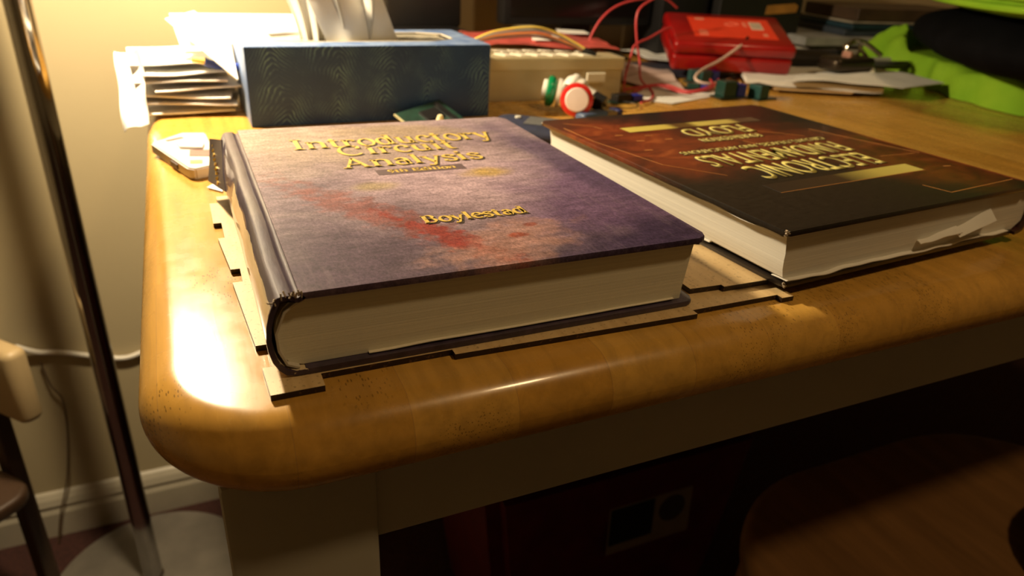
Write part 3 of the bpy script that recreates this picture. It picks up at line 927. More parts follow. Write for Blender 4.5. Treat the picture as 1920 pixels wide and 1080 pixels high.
line(lb, [(0.183, 0.0830), (0.2170, 0.0800)])
line(lb, [(0.1980, 0.1600), (0.2160, 0.0980), (0.222, 0.0800)], 0.0005)
line(lb, [(0.0468, 0.0478), (0.1830, 0.0488)], 0.0005)
line(lb, [(0.1150, 0.1480), (0.1180, 0.1390)])
line(lb, [(0.150, 0.1680), (0.1750, 0.1440)])
line(lb, [(0.012, 0.2330), (0.0300, 0.2180), (0.0320, 0.2100)])
for (u, v) in ((0.030, 0.190), (0.036, 0.172), (0.052, 0.183), (0.060, 0.170), (0.026, 0.150), (0.205, 0.05)):
    line(lb, [(u, v), (u + 0.006, v - 0.001)], 0.0012)
obj('circuit_trace_print', lb, TR, bk2)

# ------------------------------------------------------------------ tissue box
def feather_material():
    """combed marbled-paper feathers: dark blue with pale green-grey scalloped strokes"""
    m, nt, b = new_mat('blue_feather_print')
    tc = nd(nt, 'ShaderNodeTexCoord')
    sp = nd(nt, 'ShaderNodeSeparateXYZ')
    nt.links.new(tc.outputs['Object'], sp.inputs[0])
    uu = math_(nt, 'ADD', sp.outputs[0], sp.outputs[1])
    vv = math_(nt, 'ADD', sp.outputs[2], math_(nt, 'MULTIPLY', sp.outputs[1], 0.3))
    nz = noise(nt, coords(nt), 9, 3, 0.5)
    uw = math_(nt, 'ADD', uu, math_(nt, 'MULTIPLY', math_(nt, 'SUBTRACT', nz, 0.5), 0.085))
    # distance to the nearest plume axis
    f = math_(nt, 'ABSOLUTE', math_(nt, 'SUBTRACT', math_(nt, 'FRACT', math_(nt, 'MULTIPLY', uw, 19.0)), 0.5))
    sl = math_(nt, 'MULTIPLY', math_(nt, 'POWER', f, 1.3), 0.085)
    vz = math_(nt, 'ADD', vv, sl)
    n2 = noise(nt, coords(nt), 150, 3, 0.5)
    wv = math_(nt, 'SINE', math_(nt, 'ADD', math_(nt, 'MULTIPLY', vz, -1250.0), math_(nt, 'MULTIPLY', n2, 6.0)))
    barbs = ramp(nt, wv, [(0.45, 0.0), (0.98, 1.0)])
    n3 = ramp(nt, noise(nt, coords(nt), 38, 4, 0.6), [(0.44, 0.06), (0.62, 1.0)])
    edge = ramp(nt, f, [(0.0, 0.4), (0.05, 1.0), (0.35, 0.85), (0.5, 0.3)])
    k = math_(nt, 'MULTIPLY', math_(nt, 'MULTIPLY', barbs, n3), edge)
    base = ramp(nt, nz, [(0.3, (0.005, 0.030, 0.130)), (0.7, (0.010, 0.055, 0.200))])
    barb_col = ramp(nt, f, [(0.0, (0.17, 0.33, 0.42)), (0.5, (0.07, 0.18, 0.32))])  # printed barb colour, paler near the plume axis
    c = mix(nt, k, base, barb_col)
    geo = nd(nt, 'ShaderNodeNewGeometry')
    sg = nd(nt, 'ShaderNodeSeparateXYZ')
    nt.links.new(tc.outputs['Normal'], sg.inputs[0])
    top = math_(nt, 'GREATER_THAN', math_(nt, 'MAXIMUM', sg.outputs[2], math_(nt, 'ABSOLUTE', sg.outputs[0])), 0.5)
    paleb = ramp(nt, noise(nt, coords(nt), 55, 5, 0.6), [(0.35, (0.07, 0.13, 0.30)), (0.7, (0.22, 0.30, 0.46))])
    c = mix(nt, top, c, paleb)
    nt.links.new(c, b.inputs['Base Color'])
    b.inputs['Roughness'].default_value = 0.5
    return m
FEATH = feather_material()
tb = thing('tissue_box', 'blue feather patterned cardboard tissue box standing behind the left book', 'tissue box', (0.0365, 0.428, TT), (0, 0, math.radians(0.3)))
BW, BD, BH = 0.2325, 0.115, 0.0705
bm = box(0, BW, 0, BD, 0.0001, BH, 0.0008, 2)
# open the top: inset an oval-ended window
top = [f for f in bm.faces if f.normal.z > 0.9 and f.calc_area() > 0.01][0]
bmesh.ops.delete(bm, geom=[top], context='FACES')
outer = [v for v in bm.verts if abs(v.co.z - BH) < 1e-6]
def pick(x, y):
    return min(outer, key=lambda v: (v.co.x - x) ** 2 + (v.co.y - y) ** 2)
oc = [pick(0, 0), pick(BW, 0), pick(BW, BD), pick(0, BD)]
win = [(0.030, 0.034), (0.050, 0.026), (BW - 0.050, 0.026), (BW - 0.026, 0.040), (BW - 0.026, 0.075), (BW - 0.050, 0.088), (0.050, 0.088), (0.030, 0.078)]
wv_ = [bm.verts.new((x, y, BH)) for x, y in win]
wl = [bm.verts.new((x, y, BH - 0.0012)) for x, y in win]
bm.faces.new((oc[0], oc[1], wv_[2], wv_[1])); bm.faces.new((oc[1], wv_[3], wv_[2])); bm.faces.new((oc[1], oc[2], wv_[4], wv_[3])); bm.faces.new((oc[2], wv_[5], wv_[4]))
bm.faces.new((oc[2], oc[3], wv_[6], wv_[5])); bm.faces.new((oc[3], wv_[7], wv_[6])); bm.faces.new((oc[3], oc[0], wv_[0], wv_[7])); bm.faces.new((oc[0], wv_[1], wv_[0]))
for k in range(8):
    bm.faces.new((wv_[k], wv_[(k + 1) % 8], wl[(k + 1) % 8], wl[k]))
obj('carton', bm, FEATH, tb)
obj('opening_rim', (lambda b_: ([add_tube(b_, [(*win[k], BH), (*win[(k + 1) % 8], BH)], 0.0008, 6) for k in range(8)], b_)[1])(bmesh.new()), mat('raw_cardboard_rim', (0.55, 0.47, 0.33), 0.8), tb)
obj('plastic_window', sheet([(0.032, 0.028, BH - 0.002), (BW - 0.030, 0.030, BH - 0.002), (BW - 0.030, 0.084, BH - 0.002), (0.032, 0.086, BH - 0.002)], 12, 6, 0.0012, 0.0002, 60, 3),
    mat('clear_film', (0.45, 0.42, 0.34), 0.2, trans=0.3, var=0.1, coat=0.5), tb, True)
# tissue pulled up through the opening
def tissue(x0, x1, yb, h, lean, seed, nx=22, ny=16, flare=1.25):
    bm = bmesh.new()
    rows = []
    for j in range(ny + 1):
        v = j / ny
        row = []
        for i in range(nx + 1):
            u = i / nx
            cxm = (x0 + x1) / 2
            x = cxm + (x0 + (x1 - x0) * u - cxm) * (0.55 + (flare - 0.55) * v) + lean * v * v
            fold = 0.012 * math.sin(u * 9 + seed + v * 1.5) * (0.4 + 0.6 * v) + 0.006 * math.sin(u * 23 + seed * 2)
            y = yb + fold + 0.01 * v * math.sin(seed)
            z = BH - 0.004 + h * v * (1 - 0.35 * abs(u - 0.45) * v)
            row.append(bm.verts.new((x, y, z)))
        rows.append(row)
    for j in range(ny):
        for i in range(nx):
            bm.faces.new((rows[j][i], rows[j][i + 1], rows[j + 1][i + 1], rows[j + 1][i]))
    r = bmesh.ops.solidify(bm, geom=list(bm.faces), thickness=0.0004)
    return bm
TIS = mat('soft_tissue', (0.86, 0.84, 0.78), 0.9, var=0.03, sub=0.0, bmp=0.1)
tt_ = thing('tissue', 'white paper tissue pulled up out of the blue box', 'tissue', (0.0365, 0.428, TT))
obj('tissue_sheet', tissue(0.046, 0.100, 0.052, 0.078, -0.012, 0.4, flare=1.0), TIS, tt_, True)
obj('tissue_sheet', tissue(0.070, 0.142, 0.046, 0.072, -0.010, 2.1, flare=0.95), TIS, tt_, True)
obj('tissue_sheet', sheet([(0.078, 0.036, BH - 0.002), (0.150, 0.046, BH - 0.003), (0.130, 0.062, BH + 0.055), (0.052, 0.050, BH + 0.066)], 12, 10, 0.006, 0.0004, 45, 4), TIS, tt_, True)

# ------------------------------------------------------------------ pale plastic case left of the spine
cs = thing('plastic_case', 'small off-white plastic cassette-like case with cut-outs lying left of the purple book', 'plastic case', (-0.0187, 0.2830, TT))
CASEM = mat('offwhite_plastic', (0.66, 0.60, 0.56), 0.35, var=0.04)
A_, B_, C_, D_ = Vector((0, 0)), Vector((0.026, 0.052)), Vector((0.010, 0.098)), Vector((-0.034, 0.078))
def quadpts(p, q, r, s, c=0.004):
    return [tuple(x) for x in (p.lerp(q, 0.08), q.lerp(p, 0.08), q.lerp(r, 0.08), r.lerp(q, 0.08), r.lerp(s, 0.08), s.lerp(r, 0.08), s.lerp(p, 0.05), p.lerp(s, 0.05))]
case_pts = [(-0.0263, 0.0790), (-0.0023, 0.0040), (0.0027, 0.0000), (0.0147, 0.0070), (0.0165, 0.0670), (0.0147, 0.1030), (-0.0033, 0.1070)]
bm = prism(case_pts, 0.0001, 0.0085)
bmesh.ops.bevel(bm, geom=[e for e in bm.edges], offset=0.0010, segments=2, affect='EDGES')
obj('shell', bm, CASEM, cs, True)
obj('shutter', prism([(-0.006, 0.056), (0.010, 0.050), (0.012, 0.064), (-0.008, 0.070)], 0.0086, 0.0105), CASEM, cs)
obj('recess', prism([(0.000, 0.034), (0.0140, 0.030), (0.0150, 0.048), (0.001, 0.050)], 0.0086, 0.0089), mat('brown_recess', (0.20, 0.10, 0.08), 0.5), cs)
obj('recess', prism([(-0.014, 0.080), (-0.002, 0.088), (-0.004, 0.092), (-0.016, 0.084)], 0.0086, 0.0089), mat('brown_recess', (0.20, 0.10, 0.08), 0.5), cs)
obj('yellow_sticker', prism([(0.000, 0.014), (0.008, 0.013), (0.0085, 0.021), (0.000, 0.022)], 0.0086, 0.0089), mat('yellow_sticker_paper', (0.70, 0.55, 0.10), 0.5), cs)
sl_M = Matrix.Translation((-0.0108, 0.0290, 0.0042)) @ Matrix.Rotation(math.radians(-72.3), 4, 'Z')
obj('side_slot', box(-0.007, 0.007, -0.0006, 0.0004, -0.0018, 0.0018, M=sl_M), mat('dark_slot', (0.10, 0.07, 0.06), 0.5), cs)
tag(obj('paper_scrap', sheet([(-0.0105, 0.262, TT + 0.0005), (-0.001, 0.250, TT + 0.0005), (0.000, 0.268, TT + 0.0010), (-0.003, 0.272, TT + 0.0008)], 4, 4, 0.0006, 0.0003, 60), PAPER), 'tiny white paper scrap sticking out beside the purple book spine', 'paper scrap')

# ------------------------------------------------------------------ paper pile at the left behind the tissue box
def letter(cx, cy, z, wd, dp, ang, label, name='envelope', th=0.0012, amp=0.0008, mtl=None, seed=0, tilt=0.0):
    a = math.radians(ang)
    cs_ = []
    for sx, sy in ((-1, -1), (1, -1), (1, 1), (-1, 1)):
        x, y = rot2(sx * wd / 2, sy * dp / 2, a)
        cs_.append((x, y, tilt * sx))
    o = obj(name, sheet(cs_, 12, 10, amp, th, 18, seed), mtl or PAPER, None, False, (cx, cy, z))
    return tag(o, label, 'paper' if name == 'paper_sheet' else 'envelope', 'loose mail piled behind the tissue box')
GREYP = mat('grey_white_paper', (0.70, 0.67, 0.64), 0.8, var=0.05)
pile = [(-0.020, 0.545, 0.0000, 0.095, 0.130, 4, 'lowest white envelope of the mail pile at the left table edge'),
        (-0.005, 0.540, 0.0045, 0.090, 0.120, -6, 'grey-white envelope second from the bottom of the mail pile'),
        (-0.004, 0.545, 0.0090, 0.085, 0.125, -9, 'creased envelope third from the bottom of the mail pile'),
        (-0.003, 0.538, 0.0135, 0.078, 0.110, 7, 'folded letter in the middle of the mail pile'),
        (-0.008, 0.545, 0.0180, 0.080, 0.120, -4, 'white envelope above the folded letter in the mail pile'),
        (-0.012, 0.550, 0.0225, 0.082, 0.120, 9, 'white letter with lifted corner near the top of the mail pile'),
        (-0.014, 0.555, 0.0275, 0.085, 0.110, 3, 'topmost flat white envelope of the mail pile')]
for k, (x, y, z, a, b, g, lab) in enumerate(pile):
    letter(x - 0.004, y, z * 1.45 + TT + 0.003, a, b, g, lab, seed=k, amp=0.0030 if k else 0.001, mtl=GREYP if k in (1, 3, 4) else PAPER)
# crumpled clear-white bag hanging over the edge
bag = bmesh.new()
def bagf(u, v):
    return 0.003 * math.sin(5 * u + 3 * v) + 0.002 * math.sin(9 * v + 5 * u)
bag = sheet([(-0.069, 0.470, -0.012), (-0.048, 0.466, -0.004), (-0.044, 0.505, 0.052), (-0.068, 0.520, 0.050)], 14, 18, 0.0025, 0.0006, 50, 3, bagf)
tag(obj('plastic_bag', bag, mat('white_film', (0.82, 0.80, 0.76), 0.35, var=0.04, coat=0.3), smooth=True), 'crumpled whitish plastic bag hanging over the left table edge beside the mail pile', 'bag')
tag(obj('open_envelope', sheet([(-0.0225, 0.515, 0.0800), (0.0310, 0.462, 0.0330), (0.0330, 0.545, 0.0560), (0.0050, 0.600, 0.0780)], 12, 10, 0.001, 0.0010, 14, 7), PAPER), 'large white envelope tilted up against the tissue box on top of the mail pile', 'envelope')
tag(obj('folded_flyer', sheet([(-0.012, 0.552, 0.0500), (0.115, 0.556, 0.0560), (0.115, 0.578, 0.0785), (-0.018, 0.566, 0.0800)], 12, 8, 0.001, 0.0008, 14, 8), PAPER), 'white folded flyer behind the tilted envelope on the mail pile', 'paper')
pn = thing('ballpoint_pen', 'blue and gold pen tucked under the tilted envelope on the mail pile', 'pen', (-0.004, 0.490, 0.0480))
obj('tip', tube([(-0.001, 0, 0), (0.010, 0.001, -0.002)], lambda t_: 0.0022 + 0.001 * t_, 10, 3), GOLD, pn, True)
obj('barrel', tube([(0.010, 0.001, -0.002), (0.020, 0.004, -0.006), (0.060, 0.014, -0.012)], 0.0038, 12, 3), mat('blue_barrel', (0.02, 0.05, 0.30), 0.3), pn, True)

# ------------------------------------------------------------------ small circuit board leaning on the box
GREEN = mat('green_circuit_board', (0.006, 0.030, 0.018), 0.5, var=0.3, nscale=160, coat=0.3)
pc = thing('circuit_board', 'small dark green circuit board tilted against the front of the tissue box', 'circuit board', (0.200, 0.398, 0.0055), (math.radians(18), math.radians(-8), math.radians(20)))
obj('board', box(-0.030, 0.024, -0.030, 0.022, -0.0008, 0.0008), GREEN, pc)
obj('board_edge', box(-0.0315, -0.0300, -0.030, 0.022, -0.0008, 0.0008), mat('bare_fibreglass', (0.40, 0.38, 0.22), 0.5), pc)
obj('chip', box(-0.010, 0.010, -0.004, 0.012, 0.0008, 0.0026, 0.0003), BLACKP, pc)
obj('pin_header', box(0.012, 0.016, -0.024, 0.016, 0.0008, 0.0040), BLACKP, pc)
tag(obj('foam_earplug', lathe([(0, 0), (0.0036, 0.001), (0.0042, 0.004), (0.0036, 0.009), (0.0022, 0.0135), (0.0, 0.0145)], 18, align((0.187, 0.345, 0.0065), (0.1, 0.1, 1))), mat('pale_foam', (0.80, 0.72, 0.42), 0.9), smooth=True),
    'small pale yellow foam plug poking up behind the purple book', 'earplug')

# dark blue strap between the books
sb = thing('fabric_pouch', 'dark navy fabric pouch with grey patch lying between the two books', 'pouch', (0.288, 0.335, TT), (0, 0, math.radians(-38)))
NAVY = mat('navy_fabric', (0.012, 0.016, 0.045), 0.8, var=0.3, nscale=200, bmp=0.4)
obj('body', rounded_slab(-0.052, 0.060, -0.030, 0.030, 0.0002, 0.013, 0.016, 0.0062, 8, 5), NAVY, sb, True)
obj('patch', box(-0.020, 0.018, -0.010, 0.020, 0.0131, 0.0137, 0.0002), mat('grey_patch', (0.10, 0.10, 0.10), 0.7), sb)
obj('snap', lathe([(0, 0.0131), (0.003, 0.0131), (0.003, 0.0145), (0, 0.015)], 16, Matrix.Translation((-0.030, 0.012, 0))), mat('white_snap', (0.7, 0.68, 0.6), 0.4), sb, True)

# ------------------------------------------------------------------ organizer box with bags and jumper wires
og = thing('organizer_box', 'frosted plastic compartment box with tab latch standing behind the arcade buttons', 'storage box', (0.2760, 0.4950, TT), (0, 0, math.radians(-4.5)))
def frosted():
    m, nt, b = new_mat('frosted_plastic')
    c = ramp(nt, noise(nt, coords(nt), 20, 3), [(0.3, (0.80, 0.72, 0.50)), (0.7, (0.88, 0.80, 0.58))])
    nt.links.new(c, b.inputs['Base Color'])
    b.inputs['Roughness'].default_value = 0.35
    tl = nd(nt, 'ShaderNodeBsdfTranslucent')
    nt.links.new(c, tl.inputs['Color'])
    ms = nd(nt, 'ShaderNodeMixShader')
    ms.inputs[0].default_value = 0.62
    nt.links.new(b.outputs[0], ms.inputs[1]); nt.links.new(tl.outputs[0], ms.inputs[2])
    nt.links.new(ms.outputs[0], nt.nodes['Material Output'].inputs['Surface'])
    return m
FROST = frosted()
OW, OD, OH = 0.182, 0.200, 0.0475
bm = bmesh.new()
add_box(bm, 0, OW, 0, OD, 0.0002, 0.0022)
add_box(bm, 0, OW, 0, 0.0018, 0.0022, 0.034)
add_box(bm, 0, OW, OD - 0.0018, OD, 0.0022, 0.034)
add_box(bm, 0, 0.0018, 0.0018, OD - 0.0018, 0.0022, 0.034)
add_box(bm, OW - 0.0018, OW, 0.0018, OD - 0.0018, 0.0022, 0.034)
obj('tray', bm, FROST, og)
bm = bmesh.new()
for k in range(1, 6):
    add_box(bm, OW * k / 6 - 0.0006, OW * k / 6 + 0.0006, 0.0025, OD - 0.0025, 0.0023, 0.033)
add_box(bm, 0.0025, OW - 0.0025, OD / 2 - 0.0006, OD / 2 + 0.0006, 0.0023, 0.0325)
obj('dividers', bm, FROST, og)
bm = bmesh.new()
add_box(bm, -0.0015, OW + 0.0015, -0.0015, OD + 0.0015, 0.0460, 0.0475)
add_box(bm, -0.0015, OW + 0.0015, -0.0015, 0.0, 0.0345, 0.0460)
add_box(bm, -0.0015, OW + 0.0015, OD, OD + 0.0015, 0.0345, 0.0460)
add_box(bm, -0.0015, 0.0, 0.0, OD, 0.0345, 0.0460)
add_box(bm, OW, OW + 0.0015, 0.0, OD, 0.0345, 0.0460)
obj('lid', bm, FROST, og)
bm = bmesh.new()
for j in range(2):
    for k in range(6):
        x = 0.040 + k * 0.019 + j * 0.006
        y = 0.010 + j * 0.026
        add_prism(bm, [(x, y), (x + 0.012, y), (x + 0.004, y + 0.016), (x - 0.008, y + 0.016)], 0.0475, 0.0487)
obj('lid_ribs', bm, mat('white_rib_plastic', (0.85, 0.80, 0.66), 0.4), og)
obj('latch', box(OW - 0.046, OW - 0.022, -0.0045, -0.0016, 0.0200, 0.031, 0.001), mat('milky_latch', (0.80, 0.74, 0.58), 0.4), og)
# bolts seen through the wall: one heap of small metal parts
bm = bmesh.new()
for k in range(60):
    x = OW - 0.034 + random.random() * 0.026; y = 0.006 + random.random() * 0.03; z = 0.006 + random.random() * 0.016
    add_box(bm, -0.003, 0.003, -0.0012, 0.0012, -0.0012, 0.0012, M=Matrix.Translation((x, y, z)) @ Euler((random.random() * 3, random.random() * 3, random.random() * 3)).to_matrix().to_4x4())
hw = obj('small_screws', bm, mat('brass_brown_screws', (0.16, 0.10, 0.06), 0.5, 0.5), None, loc=(0.276, 0.495, TT), rot=(0, 0, math.radians(-4.5)))
tag(hw, 'heap of brownish screws seen through the right front compartment of the plastic box', 'screws')
hw['kind'] = 'stuff'
REDBAG = mat('pink_antistatic_film', (0.62, 0.11, 0.09), 0.3, var=0.25, nscale=40, coat=0.4)
tag(obj('red_bag', sheet([(0.300, 0.560, 0.0465), (0.470, 0.510, 0.0465), (0.505, 0.665, 0.0465), (0.330, 0.690, 0.0465)], 24, 20, 0.005, 0.0008, 30, 4), REDBAG, smooth=True), 'crinkled pinkish red plastic bag lying on the frosted box', 'bag')
lb_ = sheet([(0.380, 0.565, 0.0520), (0.413, 0.559, 0.0520), (0.431, 0.595, 0.0530), (0.395, 0.602, 0.0530)], 4, 4, 0.001, 0.0004, 30, 2)
tag(obj('paper_label', lb_, PAPER), 'small white label on the red bag near the middle of the frosted box', 'label')
tag(obj('shipping_label', sheet([(0.450, 0.632, 0.052), (0.490, 0.620, 0.052), (0.500, 0.652, 0.052), (0.462, 0.664, 0.053)], 4, 4, 0.001, 0.0004, 30, 2), PAPER), 'larger white label on the red bag at the back right of the frosted box', 'label')
wires = [('yellow', (0.80, 0.58, 0.10), 0, 0), ('grey', (0.25, 0.23, 0.21), 0.004, -0.004), ('orange', (0.60, 0.20, 0.05), 0.010, -0.008), ('brown', (0.16, 0.07, 0.04), 0.014, -0.012), ('violet', (0.16, 0.08, 0.16), 0.018, -0.010)]
for k, (cn, cc, dy, dz) in enumerate(wires):
    jw = thing('jumper_wire', cn + ' jumper wire with black plug arching over the frosted box', 'wire', (0.300, 0.52, 0.050), group='bundle of jumper wires over the frosted box')
    p = [(-0.020, 0.01, 0.004), (0.0, 0.0, 0.0155), (0.020, -0.004, 0.021), (0.055, -0.010, 0.0245), (0.082, -0.012, 0.0185), (0.105, -0.018, 0.008), (0.116, -0.022, 0.0020)]
    p = [(x + k * 0.0016, y + dy, z + dz * (0.4 + 0.6 * math.sin(PI * min(max((x + 0.02) / 0.136, 0), 1)))) for x, y, z in p]
    obj('insulation', tube(p, 0.0011, 8, 6), mat(cn + '_insulation', cc, 0.4), jw, True)
    e = Vector(p[-1]); d = (e - Vector(p[-2])).normalized()
    obj('plug', add_box(bmesh.new(), -0.0013, 0.0013, -0.0013, 0.0013, 0, 0.015, 0.0002, 1, align(e - d * 0.001, (0.75, -0.45, -0.32))), BLACKP, jw)

# ------------------------------------------------------------------ arcade push buttons
def arcade(loc, axis, ring_col, cap_col, label, s=1.0, cap=True):
    a = thing('arcade_button', label, 'push button', loc, group='arcade buttons in front of the frosted box')
    q = Vector((0, 0, 1)).rotation_difference(Vector(axis).normalized())
    a.rotation_mode = 'QUATERNION'
    a.rotation_quaternion = q
    RM = mat(ring_col[0], ring_col[1], 0.3, coat=0.4, sub=0.1)
    obj('bezel', lathe([(0.0, 0), (0.0125 * s, 0), (0.0165 * s, 0.003), (0.0172 * s, 0.006), (0.0168 * s, 0.009), (0.0135 * s, 0.0105), (0.0, 0.0105)], 40), RM, a, True)
    obj('plunger', lathe([(0.0, 0.0106), (0.0122 * s, 0.0106), (0.0122 * s, 0.0135), (0.0112 * s, 0.0145), (0.0, 0.0150)], 36), mat(cap_col[0], cap_col[1], 0.35), a, True)
    obj('lock_nut', lathe([(0.0, -0.006), (0.0150 * s, -0.006), (0.0158 * s, -0.004), (0.0158 * s, -0.0012), (0.0, -0.0011)], 24), mat('white_nut_plastic', (0.80, 0.76, 0.68), 0.35), a, True)
    obj('threaded_barrel', lathe([(0.0, -0.022), (0.0105 * s, -0.022)] + [(0.0105 * s + (0.0006 if k % 2 else 0), -0.022 + 0.001 * k) for k in range(1, 15)] + [(0.0, -0.0061)], 24), mat('white_nut_plastic', (0.80, 0.76, 0.68), 0.35), a, True)
    obj('microswitch', box(-0.005, 0.005, -0.009, 0.009, -0.036, -0.0221, 0.0005), BLACKP, a)
    for sx in (-0.005, 0.005):
        obj('terminal', box(-0.0015, 0.0015, sx - 0.0004, sx + 0.0004, -0.042, -0.0361), mat('brass_terminal', (0.6, 0.45, 0.2), 0.3, 0.9), a)
    return a
RED = ('red_button_plastic', (0.62, 0.02, 0.015)); GRN = ('green_button_plastic', (0.0, 0.22, 0.08)); WHT = ('white_button_plastic', (0.82, 0.79, 0.72))
arcade((0.3560, 0.4030, 0.0155), (-0.42, -0.86, 0.18), RED, ('pale_button_cap', (0.80, 0.66, 0.60)), 'red arcade button with pale cap facing the viewer, in front of the green one')
arcade((0.3520, 0.4420, 0.0160), (-0.86, 0.48, 0.12), GRN, WHT, 'green arcade button seen from its side, behind the red one', 0.95)
arcade((0.3830, 0.4500, 0.0155), (-0.50, 0.75, 0.30), WHT, WHT, 'all white arcade button lying behind the red one', 0.9)

# usb stick and small modules near the buttons
us = thing('usb_stick', 'blue plastic stick with grey metal end lying right of the red arcade button', 'usb stick', (0.380, 0.392, TT), (0, 0, math.radians(14)))
obj('body', rounded_slab(-0.030, 0.006, -0.008, 0.008, 0.0002, 0.009, 0.004, 0.003, 5, 3), mat('blue_grey_plastic', (0.07, 0.11, 0.20), 0.35), us, True)
obj('metal_end', box(0.006, 0.020, -0.006, 0.006, 0.0015, 0.0075, 0.0004), mat('grey_brown_metal', (0.25, 0.21, 0.15), 0.3, 0.5), us)
for q in (-0.0022, 0.0022):
    obj('contact_hole', lathe([(0, 0.0075), (0.0012, 0.0075), (0.0012, 0.0079), (0, 0.0080)], 12, Matrix.Translation((0.014, q, 0))), mat('shiny_contact', (0.8, 0.75, 0.6), 0.2), us, True)
obj('end_cap', box(0.020, 0.027, -0.007, 0.007, 0.0005, 0.0085, 0.001), mat('dark_blue_plastic', (0.01, 0.02, 0.12), 0.4), us)

def module(loc, rz, sx, sy, label, base, extra_blue=True, h=0.012):
    m_ = thing('relay_module', label, 'electronic module', loc, (0, 0, math.radians(rz)), 'small electronic modules in front of the red case')
    obj('board', box(-sx / 2, sx / 2, -sy / 2, sy / 2, 0.0002, 0.0018), GREEN, m_)
    obj('component', box(-sx * 0.38, sx * 0.1, -sy * 0.4, sy * 0.4, 0.0019, h, 0.0008), base, m_)
    if extra_blue:
        obj('terminal_block', box(sx * 0.16, sx * 0.48, -sy * 0.4, sy * 0.4, 0.0019, h * 0.8, 0.0005), mat('blue_terminal_plastic', (0.01, 0.03, 0.30), 0.35), m_)
    return m_
DKG = mat('dark_green_plastic', (0.008, 0.045, 0.035), 0.35)
TEAL = mat('teal_plastic', (0.010, 0.060, 0.055), 0.4)
module((0.455, 0.462, TT), 8, 0.045, 0.016, 'black switch module with blue ends right of the arcade buttons', BLACKP, h=0.010)
module((0.640, 0.560, TT + 0.001), 20, 0.050, 0.030, 'dark green module under the left corner of the red case', TEAL, h=0.016)
module((0.585, 0.500, 0.0002), -30, 0.030, 0.018, 'small module with blue terminal on the loose paper', DKG, h=0.008)
tb1 = module((0.600, 0.455, TT + 0.0020), 0, 0.040, 0.022, 'dark green block with blue top just behind the right book', DKG, h=0.020)
module((0.645, 0.448, TT), 10, 0.036, 0.024, 'teal block at the right of the metal fitting behind the right book', TEAL, False, 0.018)
tag(obj('brass_fitting', lathe([(0, 0), (0.008, 0), (0.008, 0.004), (0.006, 0.005), (0.006, 0.013), (0.0075, 0.014), (0.0075, 0.018), (0, 0.018)], 20, align((0.6130, 0.475, 0.010), (1, -0.25, 0.0))), mat('polished_brass', (0.60, 0.36, 0.14), 0.22, 1.0), smooth=True),
    'small shiny brass fitting between green and teal blocks', 'fitting')

# loose papers right of the frosted box
def flat_paper(name, pts4, label, z=TT + 0.0003, th=0.0005, amp=0.0008, seed=1, m=None, curl=None):
    return tag(obj(name, sheet([(x, y, z) for x, y in pts4], 16, 10, amp, th, 22, seed, curl), m or PAPER, None, False), label, 'paper')
flat_paper('paper_sheet', [(0.470, 0.475), (0.505, 0.438), (0.620, 0.482), (0.560, 0.560)], 'white paper corner lying on the table behind the right book')
flat_paper('paper_sheet', [(0.515, 0.565), (0.555, 0.480), (0.640, 0.640), (0.590, 0.690)], 'pinkish crumpled paper between the frosted box and the red case', TT + 0.002, amp=0.004, seed=5, m=mat('pinkish_paper', (0.55, 0.42, 0.38), 0.7))
flat_paper('glossy_leaflet', [(0.640, 0.690), (0.690, 0.650), (0.760, 0.760), (0.650, 0.790)], 'shiny white leaflet lying left of the red case', TT + 0.006, amp=0.006, seed=6)
flat_paper('dark_leaflet', [(0.530, 0.620), (0.700, 0.560), (0.720, 0.700), (0.610, 0.720)], 'dark blue-grey leaflet under the shiny white one', TT + 0.0006, amp=0.003, seed=7, m=mat('dark_leaflet_print', (0.035, 0.035, 0.055), 0.4))

# red wire loops
RW = mat('red_silicone_wire', (0.50, 0.045, 0.05), 0.5)
def wire(name, pts, label, r=0.0014, m=RW, cat='wire', group='loose red wires'):
    return tag(obj(name, tube(pts, r, 8, 8), m, smooth=True), label, cat, group)
wire('red_wire', [(0.470, 0.585, 0.048), (0.475, 0.585, 0.060), (0.484, 0.584, 0.075), (0.497, 0.583, 0.087), (0.515, 0.583, 0.095), (0.540, 0.583, 0.100), (0.575, 0.584, 0.102), (0.60, 0.585, 0.09)], 'red wire looping high behind the frosted box')
wire('red_wire', [(0.545, 0.555, 0.105), (0.522, 0.552, 0.094), (0.515, 0.550, 0.080), (0.518, 0.548, 0.055), (0.524, 0.545, 0.030), (0.523, 0.535, 0.008), (0.518, 0.500, 0.000), (0.490, 0.460, 0.000), (0.462, 0.440, 0.0005)], 'red wire dropping straight down in front of the black speaker')
wire('red_wire', [(0.572, 0.553, 0.0690), (0.560, 0.550, 0.0675), (0.535, 0.544, 0.058), (0.510, 0.538, 0.050), (0.504, 0.536, 0.036), (0.502, 0.540, 0.012), (0.480, 0.505, 0.001), (0.470, 0.480, 0.0005)], 'red wire with raised free end right of the frosted box')
wire('red_wire', [(0.490, 0.500, 0.0005), (0.530, 0.510, 0.005), (0.540, 0.470, 0.004), (0.560, 0.462, 0.0055), (0.585, 0.470, 0.008), (0.610, 0.490, 0.014)], 'red wire lying over the white paper behind the right book')
wire('red_wire', [(0.488, 0.515, 0.0005), (0.545, 0.520, 0.004), (0.556, 0.478, 0.003), (0.590, 0.478, 0.009), (0.605, 0.500, 0.012)], 'second red wire on the white paper, running just beyond the first')
wire('thin_black_wire', [(0.430, 0.470, 0.0), (0.455, 0.440, 0.0), (0.440, 0.420, 0.0), (0.415, 0.425, 0.0), (0.40, 0.44, 0.0)], 'thin dark wire curled on the table right of the arcade buttons', 0.0006, BLACKP, 'wire', None)

